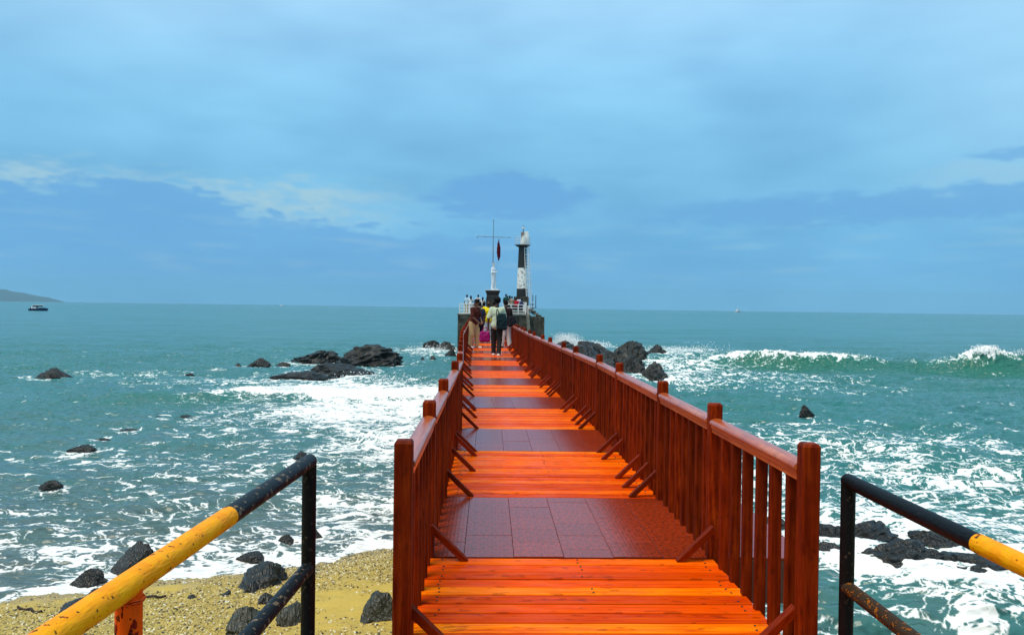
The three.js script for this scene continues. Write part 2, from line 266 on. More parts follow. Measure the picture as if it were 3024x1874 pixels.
{
  // rows of the sheet: dense near the viewer and across the breakers, wider with distance
  const rows = []; let d = 4.4;
  while (d < 14000) { rows.push(d); let step = d * d / 3700; if (d > 24) step = Math.min(step, lerp(0.15, step, clamp((d - 58) / 60))); d += Math.min(step, d * 0.35); }
  rows.push(14000);
  const cols = []; for (let s = -1.35; s < -0.74; s += 0.006) cols.push(s); for (let s = -0.74; s <= 0.74; s += 0.00185) cols.push(s); for (let s = 0.746; s < 1.36; s += 0.006) cols.push(s);
  const R = rows.length, C = cols.length, pos = new Float32Array(R * C * 3), col = new Float32Array(R * C * 3), uv = new Float32Array(R * C * 2);
  const out = {}, wc = [0, 0, 0], lin2s = new Uint8Array(4097); for (let i = 0; i <= 4096; i++) { const v = i / 4096; lin2s[i] = Math.round(255 * (v <= 0.0031308 ? 12.92 * v : 1.055 * Math.pow(v, 1 / 2.4) - 0.055)); }
  for (let j = 0; j < R; j++) {
    const dd = rows[j], grid = j < R - 1 ? rows[j + 1] - dd : 5000;
    for (let i = 0; i < C; i++) {
      const x = cols[i] * (dd + 1.5), o = j * C + i;
      if (dd < 130) seaHeight(x, dd, Math.max(grid, dd * 0.0019), out); else { out.h = dd < 3000 ? 0.30 * n2(x * 0.045 * 60 / Math.min(dd, 500), j * 7.31) : 0; out.face = 0; out.sh = 100; }
      pos[o * 3] = x; pos[o * 3 + 1] = out.h; pos[o * 3 + 2] = -dd; uv[o * 2] = x / 9; uv[o * 2 + 1] = dd / 9;
      if (dd > 60 && dd <= 130) out.h += 0.26 * n2(x * 0.07, j * 7.31) * smooth(58, 105, dd);
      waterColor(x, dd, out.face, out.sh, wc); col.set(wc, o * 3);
    }
  }
  // charts of the surface, in metres over the water: colour of water and foam, and roughness
  function chart(x0, x1, d0, d1, W, H, step) {
    const w = Math.ceil(W / step) + 2, h = Math.ceil(H / step) + 2, De = new Float32Array(w * h), K = new Float32Array(w * h * 3), f = new Uint8Array(W * H);
    const X = i => lerp(x0, x1, i / W), Dd = j => lerp(d0, d1, j / H);
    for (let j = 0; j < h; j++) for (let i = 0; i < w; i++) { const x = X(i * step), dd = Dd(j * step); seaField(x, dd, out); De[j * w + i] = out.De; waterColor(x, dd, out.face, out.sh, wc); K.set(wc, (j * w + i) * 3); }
    const data = new Uint8Array(W * H * 4);
    for (let j = 0; j < H; j++) for (let i = 0; i < W; i++) {
      const gi = i / step, gj = j / step, a = Math.floor(gi), b = Math.floor(gj), u = gi - a, v = gj - b, q = b * w + a, w00 = (1 - u) * (1 - v), w10 = u * (1 - v), w01 = (1 - u) * v, w11 = u * v;
      const x = X(i + 0.5), dd = Dd(j + 0.5), e = De[q] * w00 + De[q + 1] * w10 + De[q + w] * w01 + De[q + w + 1] * w11;
      let foam = e > 0.02 ? smooth(0.15, 0.75, lace(x, dd, e)) : 0;
      if (e < 0.35 && dd < 70) { const c = n2(x * 0.33 + 51, dd * 0.9); if (c > 0.45) foam = Math.max(foam, 0.8 * smooth(1.0, 1.16, c + 0.55 * n2(x * 1.7, dd * 5.0)) * smooth(-0.1, 0.3, n2(x * 5.1, dd * 11))); }
      f[j * W + i] = 255 * foam; const o = (j * W + i) * 4;
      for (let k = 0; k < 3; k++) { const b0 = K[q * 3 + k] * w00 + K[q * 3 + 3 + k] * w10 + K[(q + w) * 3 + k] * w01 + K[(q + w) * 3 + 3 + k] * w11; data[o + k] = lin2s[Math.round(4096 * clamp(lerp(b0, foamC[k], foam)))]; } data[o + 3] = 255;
    }
    const place = t => { t.wrapS = t.wrapT = THREE.ClampToEdgeWrapping; t.repeat.set(9 / (x1 - x0), 9 / (d1 - d0)); t.offset.set(-x0 / (x1 - x0), -d0 / (d1 - d0)); t.magFilter = THREE.LinearFilter; t.minFilter = THREE.LinearFilter; t.needsUpdate = true; return t; };
    const map = place(new THREE.DataTexture(data, W, H)); map.colorSpace = THREE.SRGBColorSpace;
    const W2 = W >> 1, H2 = H >> 1, rg = new Uint8Array(W2 * H2 * 4); for (let j = 0; j < H2; j++) for (let i = 0; i < W2; i++) { rg[(j * W2 + i) * 4 + 1] = lerp(46, 220, f[j * 2 * W + i * 2] / 255); rg[(j * W2 + i) * 4 + 3] = 255; }
    return { map, rough: place(new THREE.DataTexture(rg, W2, H2)), inside: (x, dd) => x > x0 + 0.1 && x < x1 - 0.1 && dd > d0 + 0.1 && dd < d1 - 0.1, foam: (x, dd) => f[clamp(Math.floor((dd - d0) / (d1 - d0) * H), 0, H - 1) * W + clamp(Math.floor((x - x0) / (x1 - x0) * W), 0, W - 1)] };
  }
  const near = chart(-15, 15, 6, 36, 2048, 2048, 3), far = chart(-34, 48, 15, 97, 2048, 1638, 2);
  const sheets = { open: [], near: [], nearFoam: [], far: [], farFoam: [] };
  for (let j = 0; j < R - 1; j++) for (let i = 0; i < C - 1; i++) {
    const a = j * C + i, b = a + 1, c = a + C, e = c + 1, x = (pos[a * 3] + pos[e * 3]) / 2, dd = (rows[j] + rows[j + 1]) / 2;
    if (rows[j + 1] < shoreAt(pos[a * 3]) - 0.5) continue;             // dry land
    const ch = near.inside(x, dd) && near.inside(pos[b * 3], rows[j + 1]) ? 'near' : far.inside(x, dd) && far.inside(pos[b * 3], rows[j + 1]) ? 'far' : 'open';
    const key = ch === 'open' ? ch : (ch === 'near' ? near : far).foam(x, dd) > 128 ? ch + 'Foam' : ch; sheets[key].push(a, b, c, b, e, c);
  }
  const whole = new THREE.BufferGeometry(); whole.setAttribute('position', new THREE.BufferAttribute(pos, 3));
  { let n = 0; for (const k in sheets) n += sheets[k].length; const all = new Uint32Array(n); n = 0; for (const k in sheets) { all.set(sheets[k], n); n += sheets[k].length; } whole.setIndex(new THREE.BufferAttribute(all, 1)); }
  whole.computeVertexNormals();
  const nor = whole.attributes.normal.array;
  const cut = (idx, colors) => {                                     // a sheet of only the faces given
    const map = new Int32Array(R * C).fill(-1), P = [], N = [], K = [], U = [], I = new Uint32Array(idx.length); let n = 0;
    for (let q = 0; q < idx.length; q++) { const v = idx[q]; if (map[v] < 0) { map[v] = n++; for (let c = 0; c < 3; c++) { P.push(pos[v * 3 + c]); N.push(nor[v * 3 + c]); if (colors) K.push(col[v * 3 + c]); } U.push(uv[v * 2], uv[v * 2 + 1]); } I[q] = map[v]; }
    const g = new THREE.BufferGeometry(); g.setAttribute('position', new THREE.Float32BufferAttribute(P, 3)); g.setAttribute('normal', new THREE.Float32BufferAttribute(N, 3)); if (colors) g.setAttribute('color', new THREE.Float32BufferAttribute(K, 3)); g.setAttribute('uv', new THREE.Float32BufferAttribute(U, 2)); g.setIndex(new THREE.BufferAttribute(I, 1)); return g;
  };
  // fine ripples as a normal map, 9 m a tile
  const S = 1024, hgt = new Float32Array(S * S);
  for (let j = 0; j < S; j++) for (let i = 0; i < S; i++) {
    const u = i / S, v = j / S; let h = 0;
    for (const [fx, fy, a, s] of [[8, 16, 0.045, 1], [14, 30, 0.024, 2], [28, 58, 0.012, 3], [60, 110, 0.005, 4]]) h += a * tile2((p, q) => { const z = n2(p * fx + s * 13, q * fy + s * 5); return s < 3 ? 1 - 2 * Math.abs(z) : z; }, u, v, 1);
    hgt[j * S + i] = h;
  }
  const px = 9 / S;
  const ripples = tex(S, S, (u, v, i, j) => {
    const dx = (hgt[j * S + (i + 1) % S] - hgt[j * S + (i + S - 1) % S]) / (2 * px), dy = (hgt[((j + 1) % S) * S + i] - hgt[((j + S - 1) % S) * S + i]) / (2 * px), l = Math.hypot(dx, dy, 1);
    return [127.5 - 127.5 * dx / l, 127.5 - 127.5 * dy / l, 127.5 + 127.5 / l];
  }, { srgb: false });
  const surf = { ior: 1.33, normalMap: ripples, normalScale: new THREE.Vector2(0.75, 0.75) };
  const nearMat = std({ ...surf, map: near.map, roughness: 1, roughnessMap: near.rough }), farMat = std({ ...surf, map: far.map, roughness: 1, roughnessMap: far.rough });
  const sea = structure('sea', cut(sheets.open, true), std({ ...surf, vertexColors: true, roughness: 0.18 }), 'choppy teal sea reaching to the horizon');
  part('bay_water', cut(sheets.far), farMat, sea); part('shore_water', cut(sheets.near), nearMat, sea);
  const f = new THREE.Group(); f.name = 'sea_foam'; f.userData = { kind: 'stuff', label: 'white lace of foam and breaking wave crests on the sea', category: 'foam' }; scene.add(f);
  part('bay_foam', cut(sheets.farFoam), farMat, f); part('shore_foam', cut(sheets.nearFoam), nearMat, f);
}
// spray thrown up by the breakers: flecks of white water
{
  const rnd = rng(77), spots = [];
  const burst = (x, y, d, sx, sy, sd, n) => { for (let i = 0; i < n; i++) { const g = () => (rnd() + rnd() + rnd() - 1.5) * 0.95; spots.push([x + g() * sx, y + Math.abs(g()) * sy, d + g() * sd, 0.008 + 0.026 * rnd() ** 2]); } };
  for (let x = 15; x < 25; x += 0.35) burst(x, piece(ampR, x) * 0.95, crestR(x), 0.4, 0.32, 0.4, 26);
  burst(31.5, 1.35, crestR(31.5), 0.9, 0.5, 0.6, 2600); burst(33.5, 1.25, crestR(33.5), 1.2, 0.4, 0.5, 300); burst(37, 1.2, crestR(37), 2.6, 0.35, 0.5, 300);
  burst(5.0, 0.7, 70.5, 1.2, 0.9, 1.0, 5000); burst(6.8, 0.5, 71, 2.2, 0.5, 1.0, 4500); burst(15, 0.2, 72, 3.5, 0.4, 2, 1500); burst(18, 0.2, 73, 2.5, 0.7, 1.5, 300);
  burst(-6.8, 0.1, 40, 2.4, 0.45, 0.8, 400); burst(-9.8, 0.35, crestL(-9.8), 1.0, 0.2, 0.3, 250); burst(-7.2, 0.2, 70, 2, 0.4, 1, 250);
  const im = new THREE.InstancedMesh(new THREE.IcosahedronGeometry(1, 0), std({ color: RGB(0.86, 0.87, 0.87), roughness: 0.7 }), spots.length), m = new THREE.Matrix4();
  spots.forEach(([x, y, d, r], i) => im.setMatrixAt(i, m.makeScale(r * 1.2, r, r * 1.2).setPosition(x, y, -d)));
  im.name = 'sea_spray'; im.userData = { kind: 'stuff', label: 'white flecks of spray above the breaking waves', category: 'spray' }; im.castShadow = im.receiveShadow = true; scene.add(im);
}

// ---------------------------------------------------------------- beach and land
const beachY = (x, d) => { const t = shoreAt(x) - d; return t > 0 ? 0.115 * t + 0.012 * Math.max(0, t - 3) ** 2 : 0.14 * t; };
const sandPatch = (x, d) => clamp(1.05 * Math.exp(-(((x + 1.75) / 1.1) ** 2) - (((d - 9.2) / 1.5) ** 2)) + 0.9 * Math.exp(-(((shoreAt(x) - d - 0.45) / 0.28) ** 2)) * smooth(-3.9, -4.6, x) + 0.5 * fbm2(x * 1.1, d * 1.4, 3));
{
  const xs = [], ds = [];
  for (let x = -60; x < -9; x += 3) xs.push(x); for (let x = -9; x < 0.5; x += 0.032) xs.push(x); for (let x = 0.5; x < 6; x += 0.25) xs.push(x); for (let x = 6; x <= 60; x += 3) xs.push(x);
  for (let d = -90; d < -6; d += 4) ds.push(d); for (let d = -6; d < 6.8; d += 0.4) ds.push(d); for (let d = 6.8; d < 13.4; d += 0.032) ds.push(d); for (let d = 13.4; d < 30; d += 0.7) ds.push(d);
  const pos = [], col = [], idx = [], uv = [], sand = [0.58, 0.40, 0.07], grav = [0.38, 0.28, 0.065], wet = [0.27, 0.225, 0.145], soil = [0.10, 0.10, 0.06];
  for (const d of ds) for (const x of xs) {
    let y = clamp(beachY(x, d), -3, 2.3);
    if (d < -2) y += smooth(-2, -60, d) * 16 + 0.5 * fbm2(x * 0.1, d * 0.1, 3) * smooth(-2, -20, d);  // unseen hill added behind the viewer to dim faces turned this way
    const fine = d > 6.8 && d < 13.4 && x > -9 && x < 0.5, near = shoreAt(x) - d;
    const sp = sandPatch(x, d), w = smooth(1.5, 0.1, near + 0.5 * fbm2(x * 1.6, d * 1.6, 3) + 0.5 * smooth(-2.4, -4.5, x));
    const speck = fine ? n2(x * 17, d * 17) * 0.5 + n2(x * 31, d * 31) * 0.5 : 0;
    if (fine) y += (1 - sp) * 0.012 * speck + 0.02 * fbm2(x * 1.7, d * 1.7, 3) + 0.014 * Math.min(0, n2(x * 3.3, d * 3.3) + 0.35);
    pos.push(x, y, -d); uv.push(x, d);
    for (let c = 0; c < 3; c++) { let v = lerp(grav[c] * (1 + 0.45 * speck), sand[c] * (1 + 0.10 * speck), sp); v = lerp(v, wet[c], 0.85 * w); v = lerp(v, soil[c], smooth(2, -6, d)); col.push(v); }
  }
  const C = xs.length; for (let j = 0; j < ds.length - 1; j++) for (let i = 0; i < C - 1; i++) { const a = j * C + i; idx.push(a, a + 1, a + C, a + 1, a + C + 1, a + C); }
  const g = new THREE.BufferGeometry(); g.setAttribute('position', new THREE.Float32BufferAttribute(pos, 3)); g.setAttribute('color', new THREE.Float32BufferAttribute(col, 3)); g.setAttribute('uv', new THREE.Float32BufferAttribute(uv, 2)); g.setIndex(idx); g.computeVertexNormals();
  const grain = tex(256, 256, (u, v) => grey(128 + 110 * tile2((p, q) => n2(p * 60, q * 60) * 0.6 + n2(p * 120, q * 120) * 0.4, u, v, 1)), { srgb: false });
  structure('beach', g, std({ vertexColors: true, roughness: 0.9, bumpMap: grain, bumpScale: 0.006 }), 'yellow sand and shell gravel beach rising from the waterline, with an added unseen hill behind the viewer');
  // shell and gravel bits lying on the sand
  const rnd = rng(5), list = [], palette = [[0.66, 0.52, 0.24], [0.55, 0.40, 0.12], [0.42, 0.3, 0.07], [0.12, 0.085, 0.03], [0.05, 0.045, 0.03], [0.72, 0.66, 0.48], [0.5, 0.36, 0.08], [0.6, 0.44, 0.13], [0.28, 0.2, 0.05]];
  for (let i = 0; i < 60000 && list.length < 30000; i++) { const x = -8.6 + rnd() * 8.4, d = 7 + rnd() * 5.8, near = shoreAt(x) - d; if (near < 0.12 || sandPatch(x, d) > 0.15 + 0.75 * rnd()) continue; list.push([x, d, 0.005 + 0.010 * rnd() ** 2]); }
  const im = new THREE.InstancedMesh(new THREE.IcosahedronGeometry(1, 0), std({ roughness: 0.6 }), list.length), m = new THREE.Matrix4(), q = new THREE.Quaternion(), e = new THREE.Euler(), c = new THREE.Color();
  list.forEach(([x, d, r], i) => { q.setFromEuler(e.set(rnd() * 0.7, rnd() * 6.28, rnd() * 0.7)); m.compose(new THREE.Vector3(x, beachY(x, d) + r * 0.3 + 0.02 * fbm2(x * 1.7, d * 1.7, 3), -d), q, new THREE.Vector3(r * (1 + rnd()), r * 0.5, r)); im.setMatrixAt(i, m); const p = palette[Math.floor(rnd() * palette.length)]; im.setColorAt(i, c.setRGB(...p)); });
  im.name = 'shell_gravel'; im.userData = { kind: 'stuff', label: 'broken shells and gravel strewn on the beach', category: 'gravel' }; im.castShadow = im.receiveShadow = true; scene.add(im);
}

// ---------------------------------------------------------------- rocks
const rockBump = tex(512, 512, (u, v) => grey(128 + 105 * tile2((p, q) => fbm2(p * 14, q * 14, 5) * 1.2, u, v, 1)), { srgb: false, rx: 2, ry: 2 });
const rockTint = tex(256, 256, (u, v) => { const a = tile2((p, q) => fbm2(p * 7, q * 7, 4), u, v, 1), k = 205 + 90 * a; return [k, k * 0.99, k * 0.95]; }, { rx: 2, ry: 2 });
const rockMats = [[0.013, 0.015, 0.015], [0.018, 0.020, 0.019], [0.026, 0.028, 0.024], [0.060, 0.060, 0.040]].map(c => std({ color: RGB(...c), roughness: 0.36, map: rockTint, bumpMap: rockBump, bumpScale: 0.03 }));
function rockGeo(w, h, dp, seed, detail = 20, tilt = 0.5, rough = 1, slope = 0.5) {
  let g = new THREE.IcosahedronGeometry(1, detail); g.deleteAttribute('uv'); g.deleteAttribute('normal'); g = mergeVertices(g, 1e-4);
  const p = g.attributes.position, uv = [], o = seed * 3.71, r = rng(seed + 900), ta = r() * 6.28;
  // a few flat cuts give the angular outline, strata give the ledges
  const cuts = []; for (let i = 0; i < 11; i++) { const v = new THREE.Vector3(r() * 2 - 1, r() * 1.6 - 0.5, r() * 2 - 1).normalize(); cuts.push([v, 0.56 + 0.34 * r()]); }
  const sn = new THREE.Vector3(Math.cos(ta) * tilt, 1, Math.sin(ta) * tilt).normalize(), v = new THREE.Vector3();
  for (let i = 0; i < p.count; i++) {
    v.fromBufferAttribute(p, i);
    let k = 1 + 0.42 * fbm3(v.x * 1.1 + o, v.y * 1.1, v.z * 1.1, 3); v.multiplyScalar(k);
    for (const [c, q] of cuts) { const t = v.dot(c) - q; if (t > 0) v.addScaledVector(c, -t * (rough < 0.5 ? 0.55 : 0.86)); }
    const s = v.dot(sn) * 4.6 + 0.8 * fbm3(v.x * 2 + o, v.y * 2, v.z * 2, 2), led = (s - Math.floor(s)); 
    v.multiplyScalar(1 + rough * 0.085 * (smooth(0, 0.7, led) - smooth(0.72, 1, led)) + rough * 0.09 * fbm3(v.x * 3.6 + o, v.y * 3.6, v.z * 3.6, 4));
    p.setXYZ(i, v.x, v.y, v.z);
  }
  g.computeBoundingBox(); const b = g.boundingBox, top = b.max.y, low = Math.max(b.min.y, -0.9);
  const cx = (b.max.x + b.min.x) / 2, cz = (b.max.z + b.min.z) / 2, hx = (b.max.x - b.min.x) / 2, hz = (b.max.z - b.min.z) / 2, sk = (r() - 0.35) * 0.9;
  const peak = i => { const q = Math.hypot((p.getX(i) - cx) / hx - sk, (p.getZ(i) - cz) / hz * 0.7); return 1 - slope * smooth(0.1, 1.3, q); };
  for (let i = 0; i < p.count; i++) { const y = p.getY(i); p.setXYZ(i, (p.getX(i) - (b.max.x + b.min.x) / 2) * w / (b.max.x - b.min.x), y > 0 ? y / top * h * peak(i) : y * 0.45 * Math.max(h, 0.3), (p.getZ(i) - (b.max.z + b.min.z) / 2) * dp / (b.max.z - b.min.z)); uv.push(p.getX(i) * 0.8 + p.getY(i) * 0.3, p.getZ(i) * 0.8 + p.getY(i) * 0.9); }
  g.setAttribute('uv', new THREE.Float32BufferAttribute(uv, 2)); g.computeVertexNormals(); return g;
}
seaRocks.forEach(([x, d, w, h, label], i) => single('sea_rock', rockGeo(w, h, w * (w > 2.5 ? 0.8 : 0.7), i + 1, w > 1.5 || d < 16 ? 30 : 14, 0.9, d < 16 && x < 0 ? 0.6 : 1.15, d < 16 ? 0.35 : w > 2.5 ? 0.55 : 0.4), rockMats[d < 16 ? (x > 0 ? 0 : 1) : i % 3 === 0 ? 0 : 1], label, 'rock', [x, 0, -d], 0, 'dark rocks standing in the sea'));
outcropRocks.forEach(([x, d, w, h, dp, label], i) => single('outcrop_rock', rockGeo(w, h, dp, i + 61, 38, 1.8, 1.6, 0.6), rockMats[i % 2 ? 1 : 2], label, 'rock', [x, -0.05, -d], 0, 'slabs of the big dark outcrop'));
[ // boulders on the sand: x, distance, width, height, material, label
  [-3.40, 10.75, 0.66, 0.32, 1, 'large dark boulder on the sand left of the black post'],
  [-3.46, 10.35, 0.23, 0.15, 1, 'small dark stone leaning in front of the large beach boulder'],
  [-3.72, 10.2, 0.17, 0.08, 2, 'little grey stone left in front of the large beach boulder'],
  [-3.07, 9.75, 0.26, 0.15, 2, 'rounded grey stone on sand above the lower black pipe'],
  [-2.90, 8.60, 0.44, 0.28, 3, 'mossy grey boulder at the bottom edge left of the lower pipe'],
  [-2.42, 8.62, 0.34, 0.26, 3, 'cracked grey boulder between the lower pipe and the black post'],
  [-1.42, 8.65, 0.46, 0.34, 3, 'grey boulder beside the foot of the first left bridge post'],
  [-5.28, 9.55, 0.60, 0.20, 1, 'dark rock half hidden under the yellow pipe on sand'],
  [-5.71, 10.70, 0.25, 0.09, 1, 'small black stone at the foam edge behind the yellow pipe'],
  [2.55, 8.3, 0.7, 0.55, 1, 'dark rock below the right railing seen between the balusters'],
  [-4.15, 10.1, 0.13, 0.05, 0, 'small dark lump of debris on the shell gravel'],
].forEach(([x, d, w, h, m, label], i) => single('beach_boulder', rockGeo(w, h, w * 1.25, i + 101, 24, 0.5, 0.45, 0.35), rockMats[m], label, 'rock', [x, beachY(x, d) - 0.02, -d], 0, 'boulders and stones on the beach'));
[[-4.75, 10.15, 0.46, 0.25, 'dark driftwood stick lying on the shell gravel'], [-6.05, 9.75, 0.40, -0.35, 'dark driftwood branch near the foam at the left edge']].forEach(([x, d, l, a, label], k) => {
  const pts = []; for (let i = 0; i < 7; i++) pts.push(new THREE.Vector3((i / 6 - 0.5) * l, 0.012 * Math.sin(i * 2 + k), 0.02 * Math.sin(i * 1.7)));
  const g = new THREE.TubeGeometry(new THREE.CatmullRomCurve3(pts), 18, 0.016, 7), t = thing('driftwood', label, 'driftwood', [x, beachY(x, d) + 0.018, -d], a);
  part('stick', g, std({ color: RGB(0.04, 0.025, 0.015), roughness: 0.8 }), t); part('twig', bar([l * 0.1, 0, 0], [l * 0.28, 0.035, 0.07], 0.008, 6), std({ color: RGB(0.05, 0.03, 0.02), roughness: 0.8 }), t);
});
// hills across the bay
{
  const N = 90, M = 14, pos = [], idx = [];
  for (let i = 0; i <= N; i++) { const x = -9600 + i * 4350 / N, K = 1.444; const t = clamp((-5260 - x) / 700), H = 152 * (smooth(0, 0.16, t) * 0.28 + 0.72 * smooth(-0.05, 1.15, t)) + smooth(-6000, -7600, x) * 90 + 7 * fbm2(x * 0.006, 2, 4) * smooth(0, 0.1, t);
    for (let j = 0; j <= M; j++) { const v = j / M * 2 - 1; pos.push(x * K, Math.max(-5, H * (1 - v * v) - 6 + 5 * n2(x * 0.008, v * 3) * (1 - v * v)) * K, (-9000 - v * 260) * K); } }
  for (let i = 0; i < N; i++) for (let j = 0; j < M; j++) { const a = i * (M + 1) + j; idx.push(a, a + 1, a + M + 1, a + 1, a + M + 2, a + M + 1); }
  const g = new THREE.BufferGeometry(); g.setAttribute('position', new THREE.Float32BufferAttribute(pos, 3)); g.setIndex(idx); g.computeVertexNormals();
  structure('hills', g, std({ color: RGB(0.035, 0.065, 0.03), roughness: 1 }), 'far wooded headland fading into haze on the left');
}

// ---------------------------------------------------------------- bridge
const line = [[-1, 0.54], [3.2, 0.42], [9.45, 0.238], [19.4, -0.38], [36, -1.125], [69.4, -2.65]];
const midX = d => piece(line, d);
const turnAt = d => { let i = 0; while (i < line.length - 2 && d > line[i + 1][0]) i++; return -Math.atan2(line[i + 1][1] - line[i][1], line[i + 1][0] - line[i][0]); };
const HALF = 0.845, PITCH = 3.47, SLAB = 1.48, FIRST = 4.66, NEAR_SLABS = 9, ALL_SLABS = 19, END = 69.3;
const front = k => FIRST + PITCH * k, back = k => front(k) + SLAB;

function woodTex(seed, cols, vertical, W = 1024, H = 128, stains = 0.6) {
  const [lo, mid, hi] = cols, o = seed * 31.7;
  return tex(vertical ? H : W, vertical ? W : H, (u, v) => {
    const a = vertical ? v : u, b = vertical ? u : v;                    // a along the grain
    const ring = tile2((p, q) => n2(p * 2.2 + o, q * 7) * 0.6 + n2(p * 5 + o, q * 26) * 0.35 + n2(p * 14 + o, q * 60) * 0.25, a, b, 1);
    const blot = tile2((p, q) => fbm2(p * 5 + o, q * 2.2, 4), a, b, 1);
    let t = clamp(0.5 + 0.55 * ring + 0.35 * blot); let c = t < 0.5 ? lo.map((x, i) => lerp(x, mid[i], t * 2)) : mid.map((x, i) => lerp(x, hi[i], t * 2 - 1));
    const stain = smooth(0.26, 0.42, tile2((p, q) => fbm2(p * 9 + o + 40, q * 3, 4), a, b, 1)); c = c.map((x, i) => lerp(x, lo[i] * 0.62, stain * stains));
    return c;
  });
}
const orange = [[214, 66, 0], [248, 96, 0], [255, 120, 0]], red = [[80, 16, 0], [114, 32, 1], [146, 54, 6]];
const plankBump = tex(512, 64, (u, v) => grey(128 + 90 * tile2((p, q) => n2(p * 3, q * 18) * 0.6 + n2(p * 10, q * 40) * 0.4, u, v, 1)), { srgb: false });
const wetness = tex(256, 64, (u, v) => { const a = tile2((p, q) => fbm2(p * 5, q * 2, 4), u, v, 1); return [0, 255 * clamp(0.62 + 0.6 * a, 0.2, 1), 0]; }, { srgb: false });
const plankMats = []; for (let s = 0; s < 5; s++) { const m = woodTex(s + 1, orange.map(c => c.map((x, i) => x * [1, 0.94, 1.03, 0.86, 0.98][s] * (i ? [1, 0.84, 1.16, 0.8, 1.05][s] : 1))), false, 1024, 128, 0.38); plankMats.push(std({ map: m, roughness: 0.62, roughnessMap: wetness, bumpMap: plankBump, bumpScale: 0.0025, specularIntensity: 0.05 })); }
const redMats = [0, 1, 2].map(s => std({ map: woodTex(20 + s, red.map(c => c.map(x => x * [1, 0.9, 1.08][s])), true, 1024, 128, 0.25), roughness: 0.55, specularIntensity: 0.14 }));
const railMat = std({ map: woodTex(31, [[150, 56, 14], [188, 86, 30], [214, 116, 56]], false, 1024, 128, 0.15), roughness: 0.3, specularIntensity: 1, clearcoat: 0.5, clearcoatRoughness: 0.25 });
const concreteTex = tex(512, 512, (u, v) => { const a = tile2((p, q) => fbm2(p * 6, q * 6, 5), u, v, 1), s = tile2((p, q) => n2(p * 14, q * 2.2), u, v, 1), k = 118 + 80 * a - 26 * smooth(0.1, 0.7, s); return [k, k * 0.98, k * 0.88]; });
const concreteBump = tex(256, 256, (u, v) => grey(128 + 110 * tile2((p, q) => fbm2(p * 16, q * 16, 4), u, v, 1)), { srgb: false });
const concrete = std({ map: concreteTex, roughness: 0.9, bumpMap: concreteBump, bumpScale: 0.02 });

const bridge = thing('footbridge', 'long orange timber footbridge with brown tiled cross slabs over the sea', 'footbridge', [0, 0, 0]);
// nail heads and dark stains belong to the plank mesh colour map; plank geometry variants shift along the grain
const rndB = rng(404);
const plankGeos = []; for (let s = 0; s < 6; s++) { const g = rbox(2 * HALF + 0.03, 0.034, 0.1, 0.004); const uv = g.attributes.uv, p = g.attributes.position; for (let i = 0; i < uv.count; i++) uv.setXY(i, (p.getX(i) + 3 + s * 0.73) * 0.5, (p.getZ(i) + p.getY(i)) * 5 + s * 0.37); plankGeos.push(g); }
const nailGeo = new THREE.CylinderGeometry(0.006, 0.006, 0.004, 8), nailMat = std({ color: RGB(0.05, 0.02, 0.01), roughness: 0.6 });
function plankRun(a, b) {
  const n = Math.round((b - a) / 0.1205), w = (b - a) / n;
  for (let i = 0; i < n; i++) {
    const d = a + (i + 0.5) * w, near = d < 9.5;
    const m = part('plank', plankGeos[Math.floor(rndB() * 6)], plankMats[Math.floor(rndB() * 5)], bridge, [midX(d) + (rndB() - 0.5) * 0.012, DECK - 0.017 + (rndB() - 0.5) * 0.005, -d], turnAt(d) + (rndB() - 0.5) * 0.002);
    m.scale.z = (w - 0.009 - 0.005 * rndB()) / 0.1;
    if (near) { const ns = []; for (const nx of [-0.76, 0.04, 0.78]) for (const nz of [-0.025, 0.025]) if (rndB() < (nx === 0.04 ? 0.4 : 0.8)) ns.push(nailGeo.clone().translate(nx + (rndB() - 0.5) * 0.03, 0.0185, nz)); part('nail_heads', join(ns), nailMat, m).userData.kind = 'stuff'; }
  }
}
plankRun(2.5, front(0) - 0.012);
for (let k = 0; k < NEAR_SLABS; k++) plankRun(back(k) + 0.008, front(k + 1) - 0.012);
{ const far = []; for (let k = NEAR_SLABS; k < ALL_SLABS; k++) { const a = back(k) + 0.008, b = Math.min(k === ALL_SLABS - 1 ? END : front(k + 1) - 0.012, END), n = Math.round((b - a) / 0.12); for (let i = 0; i < n; i++) { const d = a + (i + 0.5) * (b - a) / n; far.push(plankGeos[i % 6].clone().rotateY(turnAt(d)).translate(midX(d), DECK - 0.017, -d)); } } const f = part('far_planks', join(far), plankMats[0], bridge); f.userData.kind = 'stuff'; }
// brown non-slip tiles, wet and glossy, on concrete cross slabs
const groove = tex(256, 256, (u, v) => { const r = Math.sin(u * 2 * Math.PI * 12), b = Math.sin(v * 2 * Math.PI * 7 + (Math.floor(u * 12) % 2) * Math.PI); return grey(128 + 90 * smooth(-0.2, 0.4, r) * smooth(-0.9, -0.3, b)); }, { srgb: false });
const tileTex = tex(256, 256, (u, v) => { const a = tile2((p, q) => fbm2(p * 6, q * 6, 4), u, v, 1), k = 1 + 0.35 * a, r = smooth(-0.1, 0.5, Math.sin(u * 2 * Math.PI * 12)); return [136 * k + 7 * r, 44 * k + 2 * r, 16 * k]; });
const tileMats = [1, 0.92, 1.06].map(k => std({ color: RGB(k, k, k), map: tileTex, roughness: 0.2, bumpMap: groove, bumpScale: 0.0004, specularIntensity: 0.9 }));
const TS = 0.3, tileGeo = new Map();
const tileShape = l => { const key = l.toFixed(3); if (!tileGeo.has(key)) tileGeo.set(key, rbox(TS + 0.0005, 0.012, l - 0.0025, 0.0012)); return tileGeo.get(key); };
for (const [, g] of tileGeo) g;
const slabMat = std({ color: RGB(0.09, 0.035, 0.025), roughness: 0.8 }), SLABW = 2.44, SHIFT = 0.26;  // dark grout and slab edge
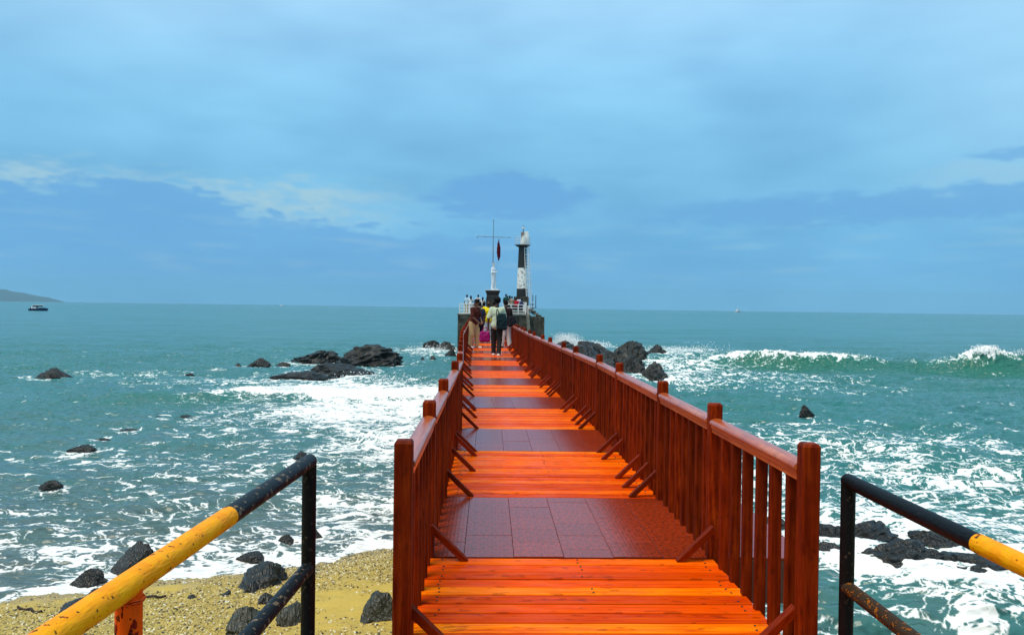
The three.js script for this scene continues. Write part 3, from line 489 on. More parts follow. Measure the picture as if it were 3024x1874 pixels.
for (let k = 0; k < ALL_SLABS; k++) {
  if (front(k) + SLAB > END) break;
  const d = front(k) + SLAB / 2, s = new THREE.Mesh(box(SLABW, 0.26, SLAB - 0.004, SHIFT, -0.145, 0), slabMat); s.name = 'tiled_slab'; s.castShadow = s.receiveShadow = true;
  s.position.set(midX(d), DECK, -d); s.rotation.y = turnAt(d); bridge.add(s);
  const merged = [], r = rng(k + 33);
  for (let c = 0; c < 8; c++) {
    const x = (c - 3.5) * (TS + 0.003) + SHIFT ; let z = -SLAB / 2 + 0.004, first = c % 2 ? 0.145 : 0.292, len = first;
    while (z < SLAB / 2 - 0.03) {
      len = Math.min(len, SLAB / 2 - 0.004 - z);
      const mat = tileMats[Math.floor(r() * 3)], y = -0.006 + (r() - 0.5) * 0.0016, zc = z + len / 2;
      if (k < 6) { const t = part('tile', tileShape(len), mat, s, [x, y, zc]); t.rotation.x = (r() - 0.5) * 0.004; t.rotation.z = (r() - 0.5) * 0.004; } else merged.push(tileShape(len).clone().translate(x, y, zc));
      z += len; len = 0.292;
    }
  }
  if (merged.length) { const f = part('tiles', join(merged), tileMats[0], s); f.userData.kind = 'stuff'; }
  part('pier', box(1.2, 3.6, 0.8), concrete, bridge, [midX(d), DECK - 0.28 - 1.8, -d], turnAt(d));
}
{ // two timber bearers under the planks of each bay
  const bm = redMats[1];
  const runs = [[3.06, front(0) - 0.02]]; for (let k = 0; k < ALL_SLABS - 1; k++) runs.push([back(k) + 0.02, front(k + 1) - 0.02]);
  for (const [a, b] of runs) for (const sx of [-0.62, 0, 0.62]) { const d = (a + b) / 2; part('bearer', box(0.1, 0.16, b - a), bm, bridge, [midX(d) + sx, DECK - 0.036 - 0.082, -d], turnAt(d)); }
}
// concrete landing that the bridge, the pipe handrails and the viewer stand on
tag(part('landing', rbox(3.3, 2.4, 7.2, 0.03), concrete, scene, [0.35, DECK - 0.04 - 1.2, 0.6]), 'plain concrete landing at the near end of the footbridge', 'landing');

// railings: one thing a side
const postGeo = (() => { const s = new THREE.Shape(), w = 0.038, c = 0.006; s.moveTo(-w + c, -w); s.lineTo(w - c, -w); s.lineTo(w, -w + c); s.lineTo(w, w - c); s.lineTo(w - c, w); s.lineTo(-w + c, w); s.lineTo(-w, w - c); s.lineTo(-w, -w + c); s.closePath();
  const g = new THREE.ExtrudeGeometry(s, { depth: 1.045, bevelEnabled: true, bevelSize: 0.008, bevelThickness: 0.012, bevelSegments: 1, bevelOffset: -0.008, steps: 1 }); g.rotateX(-Math.PI / 2).translate(0, -0.12, 0); const uv = g.attributes.uv, p = g.attributes.position; for (let i = 0; i < uv.count; i++) uv.setXY(i, (p.getX(i) + p.getZ(i)) * 4, p.getY(i) * 0.9); return g; })();
const balGeos = [0, 1, 2].map(s => { const g = rbox(0.052, 0.84, 0.044, 0.005, 0, 0.375, 0), uv = g.attributes.uv, p = g.attributes.position; for (let i = 0; i < uv.count; i++) uv.setXY(i, (p.getX(i) + p.getZ(i)) * 5 + s * 0.3, p.getY(i) * 0.9 + s * 0.41); return g; });
const braceGeo = (() => { const g = rbox(0.036, 0.30, 0.045, 0.003); return g; })();
function railGeo(l) {                                                   // rounded grip on a moulded board
  const s = new THREE.Shape(); s.moveTo(-0.03, -0.085); s.lineTo(0.03, -0.085); s.lineTo(0.03, -0.062); s.lineTo(0.037, -0.056); s.lineTo(0.037, -0.042); s.lineTo(0.045, -0.034); s.absarc(0, -0.030, 0.046, 0, Math.PI, false); s.lineTo(-0.045, -0.034); s.lineTo(-0.037, -0.042); s.lineTo(-0.037, -0.056); s.lineTo(-0.03, -0.062); s.closePath();
  const g = new THREE.ExtrudeGeometry(s, { depth: l, bevelEnabled: false, steps: 1, curveSegments: 10 }); const p = g.attributes.position; for (let i = 0; i < p.count; i++) if (p.getY(i) > -0.03) p.setY(i, -0.03 + (p.getY(i) + 0.03) * 0.62); g.computeVertexNormals();
  const uv = g.attributes.uv; for (let i = 0; i < uv.count; i++) uv.setXY(i, p.getZ(i) * 0.6, (p.getX(i) + p.getY(i)) * 5); return toCreasedNormals(g, 0.6);
}
for (const side of [-1, 1]) {
  const label = side < 0 ? 'red brown timber railing along the left side of the footbridge' : 'red brown timber railing along the right side of the footbridge';
  const rail = thing('timber_railing', label, 'railing', [0, DECK, 0], 0, 'railings of the footbridge');
  const at = (d, off = 0) => { const a = turnAt(d); return [midX(d) + side * (HALF + off) * Math.cos(a), 0, -d - side * (HALF + off) * Math.sin(a) * -1 * -1]; };
  const stops = [3.3]; for (let k = 0; k < ALL_SLABS; k++) { if (back(k) < END) stops.push(front(k) + 0.03, back(k) - 0.03); }
  const farParts = [], r = rng(side + 50);
  stops.forEach((d, i) => {
    const far = d > 34.2, p = at(d, 0.022);
    if (far) farParts.push(postGeo.clone().rotateY(turnAt(d)).translate(...p)); else { const m = part('post', postGeo, redMats[Math.floor(r() * 3)], rail, p, turnAt(d)); void m; }
    if (i === stops.length - 1) return;
    const e = stops[i + 1], L = e - d, q0 = at(d + 0.044, 0.022), q1 = at(e - 0.044, 0.022), dx = q1[0] - q0[0], dz = q1[2] - q0[2], len = Math.hypot(dx, dz), ang = Math.atan2(dx, dz);
    const g = railGeo(len); if (far) farParts.push(g.rotateY(ang).translate(q0[0], 0.852, q0[2])); else part('handrail', g, railMat, rail, [q0[0], 0.852, q0[2]], ang);
    const n = Math.max(1, Math.round(L / 0.188) - 1);
    for (let b = 1; b <= n; b++) { const t = b / (n + 1), x = lerp(p[0], at(e, 0.022)[0], t), z = lerp(-d, -e, t), gg = balGeos[Math.floor(r() * 3)]; if (far) farParts.push(gg.clone().translate(x, 0, z)); else { const m = part('baluster', gg, redMats[Math.floor(r() * 3)], rail, [x, 0, z], turnAt(d + L * t) + (r() - 0.5) * 0.08); m.rotation.z = (r() - 0.5) * 0.008; m.rotation.x = (r() - 0.5) * 0.008; } }
  });
  const f = part('far_balusters', join(farParts), redMats[0], rail); f.userData.kind = 'stuff';
  // short diagonal braces from the balusters down to the deck
  const feet = [3.36]; for (let k = 0; k < NEAR_SLABS; k++) { feet.push(front(k) - 0.06, back(k) + 0.04); if (side > 0) feet.push(back(k) + 0.36, back(k) + 0.72, front(k + 1) - 0.42); else feet.push(back(k) + 0.98, front(k + 1) - 0.28); }
  for (const d of feet) { const p = at(d, -0.105); const m = part('brace', braceGeo, redMats[Math.floor(r() * 3)], rail, [p[0], 0.098, p[2]]); m.rotation.set(0, turnAt(d), -side * -0.80); m.rotation.z = side * -0.80; }
}

// ---------------------------------------------------------------- painted pipe handrails in the foreground
function paintTex(seed, base, chips, n) {
  const o = seed * 19.3; return tex(256, 512, (u, v) => {
    const a = tile2((p, q) => fbm2(p * 4 + o, q * 9, 5), u, v, 1), b = tile2((p, q) => fbm2(p * 9 + o, q * 24 + 3, 4), u, v, 1), w = tile2((p, q) => fbm2(p * 2 + o, q * 4, 3), u, v, 1);
    let c = base.map((x, i) => x * (1 + 0.10 * w * (i + 1) + 0.05 * b)); const k = smooth(n, n + 0.06, a + 0.25 * b); const ch = chips[(a + b * 2 > n + 0.1) ? 0 : 1]; c = c.map((x, i) => lerp(x, ch[i], k));
    const sp = smooth(0.42, 0.48, b); return c.map((x, i) => lerp(x, chips[1][i], sp * 0.7));
  });
}
const pipeBump = tex(256, 128, (u, v) => grey(128 + 90 * tile2((p, q) => fbm2(p * 16, q * 8, 4), u, v, 1)), { srgb: false });
const pipe = (o) => std({ roughness: 0.5, specularIntensity: 0.25, bumpMap: pipeBump, bumpScale: 0.003, ...o });
const yellowPaint = pipe({ map: paintTex(1, [255, 160, 0], [[70, 60, 12], [190, 84, 0]], 0.37) });
const blackPaint = pipe({ map: paintTex(2, [24, 25, 27], [[126, 102, 76], [58, 54, 50]], 0.22), roughness: 0.42 });
const blackClean = pipe({ map: paintTex(3, [16, 16, 17], [[70, 58, 46], [36, 34, 32]], 0.40), roughness: 0.45 });
const rustPaint = pipe({ map: paintTex(4, [60, 44, 30], [[150, 84, 16], [26, 22, 18]], 0.12), roughness: 0.6 });
const orangePaint = pipe({ map: paintTex(5, [244, 84, 0], [[130, 16, 2], [60, 12, 4]], 0.24), roughness: 0.45 });
const PR = 0.030, along = (g, l) => { const uv = g.attributes.uv; for (let i = 0; i < uv.count; i++) uv.setY(i, uv.getY(i) * l / 0.45); return g; };
for (const s of [-1, 1]) {
  const left = s < 0, xEnd = left ? -0.830 : 1.401, dx = left ? -0.028 : 0.032, yTop = EYE - (left ? 0.645 : 0.697), yLow = EYE - (left ? 1.085 : 1.135), dE = 3.2, ground = DECK - 0.04;
  const X = d => xEnd + dx * (dE - d), h = thing('pipe_handrail', left ? 'black and yellow painted pipe handrail left of the bridge entrance' : 'black and yellow painted pipe handrail right of the bridge entrance', 'handrail', [xEnd, ground, -dE], 0, 'painted pipe handrails');
  const L = (x, y, d) => [x - xEnd, y - ground, dE - d], seg = (name, mat, d0, d1, y, r = PR) => part(name, along(bar(L(X(d0), y, d0), L(X(d1), y, d1), r, 28), Math.abs(d0 - d1)), mat, h);
  seg('black_rail', left ? blackPaint : blackClean, dE, 2.35, yTop, PR);
  seg('yellow_rail', yellowPaint, 2.35, 0.55, yTop, PR + 0.0008);
  const el = part('elbow', new THREE.SphereGeometry(PR + 0.0006, 24, 16), left ? blackPaint : blackClean, h, L(xEnd, yTop, dE)); void el;
  part('end_post', along(bar(L(xEnd, yTop, dE), L(xEnd, ground, dE), PR - 0.001, 28), 0.9), blackClean, h);
  seg('lower_rail', left ? blackPaint : rustPaint, dE - 0.01, 0.55, yLow, PR - 0.002);
  part('yellow_post', bar(L(X(1.77), yTop - 0.01, 1.77), L(X(1.77), ground, 1.77), PR - 0.0005, 28), orangePaint, h);
  part('weld', new THREE.TorusGeometry(PR, 0.006, 8, 24).rotateX(Math.PI / 2), left ? orangePaint : blackClean, h, L(X(1.77), yTop - 0.034, 1.77));
  part('near_post', bar(L(X(0.56), yTop, 0.56), L(X(0.56), ground, 0.56), PR - 0.0008, 28), blackClean, h);
}

// ---------------------------------------------------------------- people
function surfaceNets(f, lo, hi, c) {                                    // smooth mesh of f = 0
  const n = [0, 1, 2].map(i => Math.ceil((hi[i] - lo[i]) / c) + 1), [nx, ny, nz] = n, v = new Float32Array(nx * ny * nz);
  for (let k = 0; k < nz; k++) for (let j = 0; j < ny; j++) for (let i = 0; i < nx; i++) v[i + nx * (j + ny * k)] = f(lo[0] + i * c, lo[1] + j * c, lo[2] + k * c);
  const id = new Int32Array(v.length).fill(-1), P = [], I = [], off = [0, 1, nx, nx + 1, nx * ny, nx * ny + 1, nx * ny + nx, nx * ny + nx + 1], E = [[0, 1], [2, 3], [4, 5], [6, 7], [0, 2], [1, 3], [4, 6], [5, 7], [0, 4], [1, 5], [2, 6], [3, 7]];
  for (let k = 0; k < nz - 1; k++) for (let j = 0; j < ny - 1; j++) for (let i = 0; i < nx - 1; i++) {
    const b = i + nx * (j + ny * k); let m = 0; for (let q = 0; q < 8; q++) if (v[b + off[q]] < 0) m |= 1 << q; if (m === 0 || m === 255) continue;
    let x = 0, y = 0, z = 0, t = 0; for (const [p, q] of E) { const a = v[b + off[p]], e = v[b + off[q]]; if ((a < 0) === (e < 0)) continue; const s = a / (a - e); x += (p & 1) + ((q & 1) - (p & 1)) * s; y += (p >> 1 & 1) + ((q >> 1 & 1) - (p >> 1 & 1)) * s; z += (p >> 2) + ((q >> 2) - (p >> 2)) * s; t++; }
    id[b] = P.length / 3; P.push(lo[0] + (i + x / t) * c, lo[1] + (j + y / t) * c, lo[2] + (k + z / t) * c);
  }
  const quad = (a, b, d, e, flip) => { if (a < 0 || b < 0 || d < 0 || e < 0) return; if (flip) I.push(a, d, b, b, d, e); else I.push(a, b, d, b, e, d); };
  for (let k = 1; k < nz - 1; k++) for (let j = 1; j < ny - 1; j++) for (let i = 1; i < nx - 1; i++) {
    const b = i + nx * (j + ny * k), s = v[b] < 0;
    if (s !== v[b + 1] < 0) quad(id[b - nx - nx * ny], id[b - nx * ny], id[b - nx], id[b], !s);
    if (s !== v[b + nx] < 0) quad(id[b - 1 - nx * ny], id[b - 1], id[b - nx * ny], id[b], !s);
    if (s !== v[b + nx * ny] < 0) quad(id[b - 1 - nx], id[b - nx], id[b - 1], id[b], !s);
  }
  const g = new THREE.BufferGeometry(); g.setAttribute('position', new THREE.Float32BufferAttribute(P, 3)); g.setIndex(I); g.computeVertexNormals(); return g;
}
const V = (x, y, z) => [x, y, z], sub = (a, b) => [a[0] - b[0], a[1] - b[1], a[2] - b[2]], addv = (a, b, s = 1) => [a[0] + b[0] * s, a[1] + b[1] * s, a[2] + b[2] * s], mixv = (a, b, t) => [lerp(a[0], b[0], t), lerp(a[1], b[1], t), lerp(a[2], b[2], t)];
const norm = a => { const l = Math.hypot(...a) || 1; return a.map(x => x / l); }, crossv = (a, b) => [a[1] * b[2] - a[2] * b[1], a[2] * b[0] - a[0] * b[2], a[0] * b[1] - a[1] * b[0]];
const cap = (a, b, ra, rb) => { const d = sub(b, a), q = d[0] * d[0] + d[1] * d[1] + d[2] * d[2] || 1e-9; return (x, y, z) => { const px = x - a[0], py = y - a[1], pz = z - a[2], t = clamp((px * d[0] + py * d[1] + pz * d[2]) / q); return Math.hypot(px - d[0] * t, py - d[1] * t, pz - d[2] * t) - (ra + (rb - ra) * t); }; };
const ell = (c, r) => { const m = Math.min(...r); return (x, y, z) => (Math.hypot((x - c[0]) / r[0], (y - c[1]) / r[1], (z - c[2]) / r[2]) - 1) * m; };
const smin = (a, b, k) => { const h = Math.max(k - Math.abs(a - b), 0) / k; return Math.min(a, b) - h * h * k * 0.25; };
const blend = (list, k) => (x, y, z) => { let v = 9; for (const f of list) v = smin(v, f(x, y, z), k); return v; };
const joinIndexed = gs => mergeGeometries(gs);
const skin = std({ color: RGB(0.16, 0.075, 0.04), roughness: 0.55 }), skinDark = std({ color: RGB(0.085, 0.04, 0.024), roughness: 0.55 }), hairMat = std({ color: RGB(0.006, 0.005, 0.005), roughness: 0.6, specularIntensity: 0.2 }), eyeMat = std({ color: RGB(0.6, 0.6, 0.58), roughness: 0.3 }), pupil = std({ color: RGB(0.01, 0.008, 0.006), roughness: 0.2 }), lip = std({ color: RGB(0.12, 0.035, 0.03), roughness: 0.5 });
const cloth = (r, g, b, ro = 0.85) => std({ color: RGB(r, g, b), roughness: ro, specularIntensity: 0.3 });

// local axes of a figure: faces +z, its left is +x, feet on y = 0, 1.75 m tall before scaling
function figure(o) {
  const q = o.fine ? 1 : 1.7, J = { sL: V(0.175, 1.42, -0.01), sR: V(-0.175, 1.42, -0.01), eL: V(0.235, 1.14, -0.03), eR: V(-0.235, 1.14, -0.03), wL: V(0.225, 0.89, 0.05), wR: V(-0.225, 0.89, 0.05), hL: V(0.09, 0.92, 0), hR: V(-0.09, 0.92, 0), kL: V(0.105, 0.5, 0.02), kR: V(-0.105, 0.5, 0.02), aL: V(0.11, 0.085, -0.02), aR: V(-0.11, 0.085, -0.02), ...(o.pose || {}) };
  const lean = o.lean || 0, up = p => { const y = p[1] - 0.95, z = p[2]; return [p[0], 0.95 + y * Math.cos(lean) - z * Math.sin(lean), y * Math.sin(lean) + z * Math.cos(lean)]; };
  for (const k of ['sL', 'sR']) J[k] = up(J[k]); if (!o.armsFixed) for (const k of ['eL', 'eR', 'wL', 'wR']) J[k] = up(J[k]);
  const pel = V(0, 0.95, 0), waist = up(V(0, 1.10, 0.0)), chest = up(V(0, 1.31, 0.005)), neck0 = up(V(0, 1.43, -0.005)), neck1 = up(V(0, 1.54, 0.012));
  const tall = o.height || 1.75, root = thing('person', o.label, 'person', o.at, o.turn || 0, o.group); root.scale.setScalar(tall / 1.75);
  const female = o.female ? 0.9 : 1;
  const torso = gr => [cap(V(-0.05, 0.95, 0), V(0.05, 0.95, 0), 0.105 + gr, 0.105 + gr), cap(addv(waist, V(-0.05, 0, 0)), addv(waist, V(0.05, 0, 0)), 0.085 + gr, 0.085 + gr), cap(pel, chest, 0.10 + gr, 0.105 + gr), cap(addv(chest, V(-0.07 * female, 0, 0)), addv(chest, V(0.07 * female, 0, 0)), 0.095 + gr, 0.095 + gr), cap(addv(J.sL, V(-0.05, -0.02, 0)), addv(J.sR, V(0.05, -0.02, 0)), 0.06 + gr, 0.06 + gr)];
  const legs = gr => ['L', 'R'].flatMap(s => [cap(J['h' + s], J['k' + s], 0.082 + gr, 0.055 + gr), cap(J['k' + s], J['a' + s], 0.055 + gr, 0.037 + gr)]);
  const arms = ['L', 'R'].flatMap(s => [cap(J['s' + s], J['e' + s], 0.047, 0.039), cap(J['e' + s], J['w' + s], 0.039, 0.026)]);
  const B = [V(-0.75, 0.0, -0.65), V(0.75, 1.62, 0.75)];
  const geos = [surfaceNets(blend([...torso(0), ...legs(0), ...arms, cap(neck0, neck1, 0.055, 0.05)], 0.045), ...B, 0.019 * q)];
  // hands with fingers
  for (const s of ['L', 'R']) {
    const w = J['w' + s], dir = norm(sub(w, J['e' + s])), side = s === 'L' ? 1 : -1; let fw = norm(crossv(dir, crossv(o.thumb && o.thumb[s] || V(0, 0.05, 1), dir))), out = crossv(dir, fw); if (out[0] * side < 0) out = out.map(x => -x);
    const c = o.grip && o.grip[s] ? 0.9 : 0.28, inw = out.map(x => -x), list = [cap(addv(w, dir, -0.01), addv(w, dir, 0.035), 0.024, 0.03), cap(addv(addv(w, dir, 0.075), fw, 0.022), addv(addv(w, dir, 0.075), fw, -0.022), 0.017, 0.016)];
    for (let i = 0; i < 4; i++) { const b = addv(addv(w, dir, 0.085), fw, 0.031 - i * 0.0205), l = [0.036, 0.041, 0.038, 0.030][i], m = addv(addv(b, dir, l * Math.cos(c)), inw, l * Math.sin(c)), e = addv(addv(m, dir, l * 0.85 * Math.cos(2.1 * c)), inw, l * 0.85 * Math.sin(2.1 * c)); list.push(cap(b, m, 0.0105, 0.0098), cap(m, e, 0.0098, 0.0085)); }
    const tb = addv(addv(w, dir, 0.03), fw, 0.026), tm = addv(addv(tb, fw, 0.028), dir, 0.024), te = addv(addv(addv(tm, dir, 0.028), fw, 0.004), inw, 0.012 + 0.02 * c); list.push(cap(tb, tm, 0.0135, 0.0115), cap(tm, te, 0.0115, 0.0095));
    const ce = addv(w, dir, 0.085); geos.push(surfaceNets(blend(list, 0.008), ce.map(x => x - 0.125), ce.map(x => x + 0.125), 0.0062 * q));
  }
  // head: skull, jaw, brow, nose, ears; built upright, then tilted on the neck
  const H = [ell(V(0, 0.035, -0.012), V(0.077, 0.095, 0.096)), ell(V(0, -0.045, 0.022), V(0.056, 0.072, 0.066)), cap(V(0, 0.012, 0.082), V(0, -0.022, 0.104), 0.010, 0.015), cap(V(-0.04, 0.022, 0.068), V(0.04, 0.022, 0.068), 0.016, 0.016), ell(V(0.08, 0.0, -0.008), V(0.012, 0.032, 0.02)), ell(V(-0.08, 0.0, -0.008), V(0.012, 0.032, 0.02)), cap(V(-0.018, -0.058, 0.076), V(0.018, -0.058, 0.076), 0.011, 0.011), cap(V(0, -0.04, -0.02), V(0, -0.13, -0.03), 0.052, 0.052)];
  const hg = surfaceNets(blend(H, 0.018), V(-0.12, -0.16, -0.14), V(0.12, 0.16, 0.15), 0.0085 * q);
  const hm = new THREE.Matrix4().makeRotationFromEuler(new THREE.Euler((o.nod || 0) + lean * 0.8, o.look || 0, o.cock || 0, 'YXZ')).setPosition(...addv(neck1, up(V(0, 1.055, 0.0)).map((x, i) => x - V(0, 0.95, 0)[i]), 1.0).map((x, i) => i === 0 ? x : x + 0));
  geos.push(hg.applyMatrix4(hm));
  const body = part('body', joinIndexed(geos), o.skin || skin, root);
  const onHead = (name, g, m, parent = root) => part(name, g.applyMatrix4(hm), m, parent);
  if (o.fine || o.statue) { const em = o.statue ? o.skin : eyeMat; for (const s of [-1, 1]) { const e = onHead('eye', new THREE.SphereGeometry(0.0125, 12, 10).scale(1.15, 0.75, 0.7).translate(s * 0.03, 0.004, 0.078), em, body); void e; if (!o.statue) onHead('pupil', new THREE.SphereGeometry(0.006, 10, 8).scale(1, 1, 0.5).translate(s * 0.03, 0.004, 0.0865), pupil, body); } onHead('mouth', new THREE.CapsuleGeometry(0.006, 0.032, 4, 8).rotateZ(Math.PI / 2).scale(1, 0.8, 0.6).translate(0, -0.056, 0.087), o.statue ? o.skin : lip, body); }
  // hair: a cap over the skull, open at the face
  const long = o.longHair, shell = blend([ell(V(0, 0.042, -0.016), V(0.090, 0.104, 0.107)), ...(o.bigHair ? [ell(V(0, 0.06, -0.03), V(0.11, 0.11, 0.12))] : []), ...(long ? [cap(V(0, 0.02, -0.085), V(0, -0.30, -0.115), 0.06, 0.045), cap(V(0.05, 0, -0.04), V(0.07, -0.2, -0.06), 0.045, 0.03), cap(V(-0.05, 0, -0.04), V(-0.07, -0.2, -0.06), 0.045, 0.03)] : [])], 0.03);
  if (!o.cap) onHead('hair', surfaceNets((x, y, z) => Math.max(shell(x, y, z) + 0.006 * n3(x * 45, y * 45, z * 45), z - 0.055 - 0.9 * Math.max(0, y - 0.055), (long && z < -0.03) ? -1 : -(y + 0.01 + 0.35 * Math.min(0, z + 0.02) * 1.0 + (z < -0.02 ? 0.05 : 0) - Math.max(0, z) * 0.6)), V(-0.16, -0.4, -0.22), V(0.16, 0.2, 0.14), 0.0105 * q), hairMat);
  // clothes
  if (!o.dressed) {
    const sl = o.sleeve ?? 0.72, sleeves = ['L', 'R'].flatMap(s => sl <= 1 ? [cap(J['s' + s], mixv(J['s' + s], J['e' + s], sl), 0.066, 0.068)] : [cap(J['s' + s], J['e' + s], 0.064, 0.056), cap(J['e' + s], mixv(J['e' + s], J['w' + s], sl - 1), 0.056, 0.044)]);
    const hem = o.hem ?? 0.84, sh = blend([...torso(0.03), ...sleeves, cap(V(-0.06, hem + 0.12, 0), V(0.06, hem + 0.12, 0), 0.13, 0.13)], 0.05), wr = (x, y, z) => 0.005 * n3(x * 9, y * 13, z * 9) + 0.003 * n3(x * 24, y * 30, z * 24);
    part('shirt', surfaceNets((x, y, z) => Math.max(sh(x, y, z) + wr(x, y, z), hem - y, (x * x + (z - 0.01 - lean * 0.45) ** 2 < 0.0046 ? y - 1.44 : -1)), ...B, 0.017 * q), o.shirt, root);
    const lo = o.looseLegs ? 0.035 : 0.02, tr = blend([cap(V(-0.05, 0.94, 0), V(0.05, 0.94, 0), 0.122, 0.122), ...['L', 'R'].flatMap(s => [cap(J['h' + s], J['k' + s], 0.086 + lo, 0.062 + lo), cap(J['k' + s], addv(J['a' + s], V(0, -0.02, 0)), 0.062 + lo, 0.048 + lo)])], 0.03);
    part('trousers', surfaceNets((x, y, z) => Math.max(tr(x, y, z) + 0.006 * n3(x * 8, y * 16, z * 8), y - 1.03, 0.05 + Math.min(J.aL[1], J.aR[1]) - 0.085 - y), V(-0.45, 0, -0.6), V(0.45, 1.06, 0.6), 0.017 * q), o.trousers, root);
  }
  for (const s of ['L', 'R']) { const a = J['a' + s], sd = s === 'L' ? 0.15 : -0.15, toe = o.toe && o.toe[s] || V(sd * 0.25, -0.05, 0.15); const g = surfaceNets((x, y, z) => Math.max(blend([cap(addv(a, V(0, -0.045, -0.03)), addv(a, toe), 0.048, 0.040), cap(addv(a, V(0, 0.01, 0)), addv(a, V(0, -0.04, 0)), 0.045, 0.05)], 0.03)(x, y, z), o.toe ? -9 : -y + 0.001), addv(a, V(-0.2, -0.12, -0.22)), addv(a, V(0.2, 0.09, 0.28)), 0.011 * q); part('shoe', g, o.shoes || o.skin, root); }
  shade(root); return { root, hm, J };
}
const onDeck = (d, off) => [midX(d) + off, DECK, -d];
function bag(name, label, mat, at, turn, w, h, dp, straps) {
  const t = thing(name, label, 'bag', at, turn); const e = ell(V(0, h * 0.46, 0), V(w * 0.55, h * 0.56, dp * 0.62));
  const bx = (x, y, z) => { const qx = Math.abs(x) - w / 2 + 0.06, qy = Math.abs(y - h / 2) - h / 2 + 0.06, qz = Math.abs(z) - dp / 2 + 0.05; return Math.hypot(Math.max(qx, 0), Math.max(qy, 0), Math.max(qz, 0)) + Math.min(Math.max(qx, qy, qz), 0) - 0.055; };
  const pocket = cap(V(-w * 0.22, h * 0.22, -dp * 0.42), V(w * 0.22, h * 0.22, -dp * 0.42), 0.07, 0.07);
  part('pack', surfaceNets((x, y, z) => smin(Math.max(bx(x, y, z), e(x, y, z) - 0.03), pocket(x, y, z), 0.02) + 0.012 * n3(x * 9, y * 9, z * 9) + 0.16 * Math.max(0, y - h * 0.55), V(-w, -0.08, -dp * 1.5), V(w, h + 0.1, dp * 1.2), 0.014), mat, t);
  for (const pts of straps) part('strap', new THREE.TubeGeometry(new THREE.CatmullRomCurve3(pts.map(p => new THREE.Vector3(...p))), 20, 0.014, 6), mat, t);
  part('zip', new THREE.TubeGeometry(new THREE.CatmullRomCurve3([[-w * 0.36, h * 0.4, -dp * 0.40], [0, h * 0.82, -dp * 0.44], [w * 0.36, h * 0.4, -dp * 0.40]].map(p => new THREE.Vector3(...p))), 14, 0.006, 5), hairMat, t);
  return shade(t);
}
const BR = 'people on the footbridge', white = cloth(0.78, 0.78, 0.76), shoeWhite = std({ color: RGB(0.8, 0.8, 0.78), roughness: 0.5 }), shoeDark = std({ color: RGB(0.02, 0.02, 0.022), roughness: 0.5 }), khaki = cloth(0.46, 0.34, 0.17), black = cloth(0.012, 0.013, 0.018);
// nearest walker, seen from behind, backpack on the right shoulder, pink bag in the left hand
figure({ fine: true, label: 'person in pale green tee and dark trousers walking away, nearest on the bridge', at: onDeck(24.2, 0.13), turn: Math.PI - 0.08, height: 1.79, group: BR, skin: skinDark, shirt: cloth(0.52, 0.60, 0.44), trousers: cloth(0.028, 0.022, 0.020), shoes: shoeWhite, bigHair: true, hem: 0.80, sleeve: 0.85, look: 0.1,
  pose: { eL: V(0.255, 1.13, -0.06), wL: V(0.265, 0.88, 0.0), hR: V(-0.09, 0.92, 0), kR: V(-0.085, 0.49, -0.03), aR: V(-0.075, 0.085, -0.17), kL: V(0.10, 0.5, 0.07), aL: V(0.10, 0.085, 0.07), eR: V(-0.24, 1.15, 0.05), wR: V(-0.15, 1.12, 0.22) }, grip: { L: true } });
bag('backpack', 'green and navy backpack on the shoulder of the pale green shirt', cloth(0.005, 0.022, 0.028, 0.6), [midX(24.2) + 0.28, DECK + 0.80, -24.02], -0.12, 0.33, 0.56, 0.2, [[[-0.08, 0.52, 0.05], [-0.12, 0.64, 0.10], [-0.12, 0.62, 0.30], [-0.10, 0.3, 0.36], [-0.06, 0.1, 0.12]], [[0.08, 0.52, 0.05], [0.10, 0.3, 0.12], [0.08, 0.06, 0.08]], [[-0.12, 0.06, -0.02], [-0.16, -0.08, -0.02], [-0.14, -0.22, 0.0]]]);
bag('carry_bag', 'magenta carrier bag hanging from the hand of the pale green shirt', cloth(0.30, 0.008, 0.13, 0.45), [midX(24.2) - 0.25, DECK + 0.42, -24.25], 0.15, 0.34, 0.36, 0.18, [[[-0.08, 0.33, 0], [-0.05, 0.42, 0], [0.05, 0.44, 0], [0.1, 0.33, 0]]]);
// man in the brown shirt, head bent over his phone by the left rail
figure({ fine: true, label: 'person in brown shirt and khaki trousers, head bent, by the left railing', at: onDeck(28.4, -0.62), turn: 0.95, height: 1.78, group: BR, shirt: cloth(0.075, 0.016, 0.010), trousers: khaki, looseLegs: true, shoes: shoeWhite, lean: 0.16, nod: 0.55, hem: 0.84, sleeve: 0.9, armsFixed: true,
  pose: { eL: V(0.24, 1.14, 0.10), wL: V(0.12, 0.97, 0.27), eR: V(-0.24, 1.14, 0.14), wR: V(-0.10, 0.95, 0.29), kL: V(0.12, 0.5, 0.05), aL: V(0.14, 0.085, 0.06), kR: V(-0.11, 0.5, 0.0), aR: V(-0.12, 0.085, -0.06) } });
// bystander behind him with khaki trousers
figure({ fine: true, label: 'person in khaki trousers standing behind the brown shirt', at: onDeck(36.0, -0.42), turn: 2.6, height: 1.72, group: BR, shirt: cloth(0.16, 0.13, 0.10), trousers: khaki, looseLegs: true, shoes: cloth(0.1, 0.05, 0.03), nod: 0.2 });
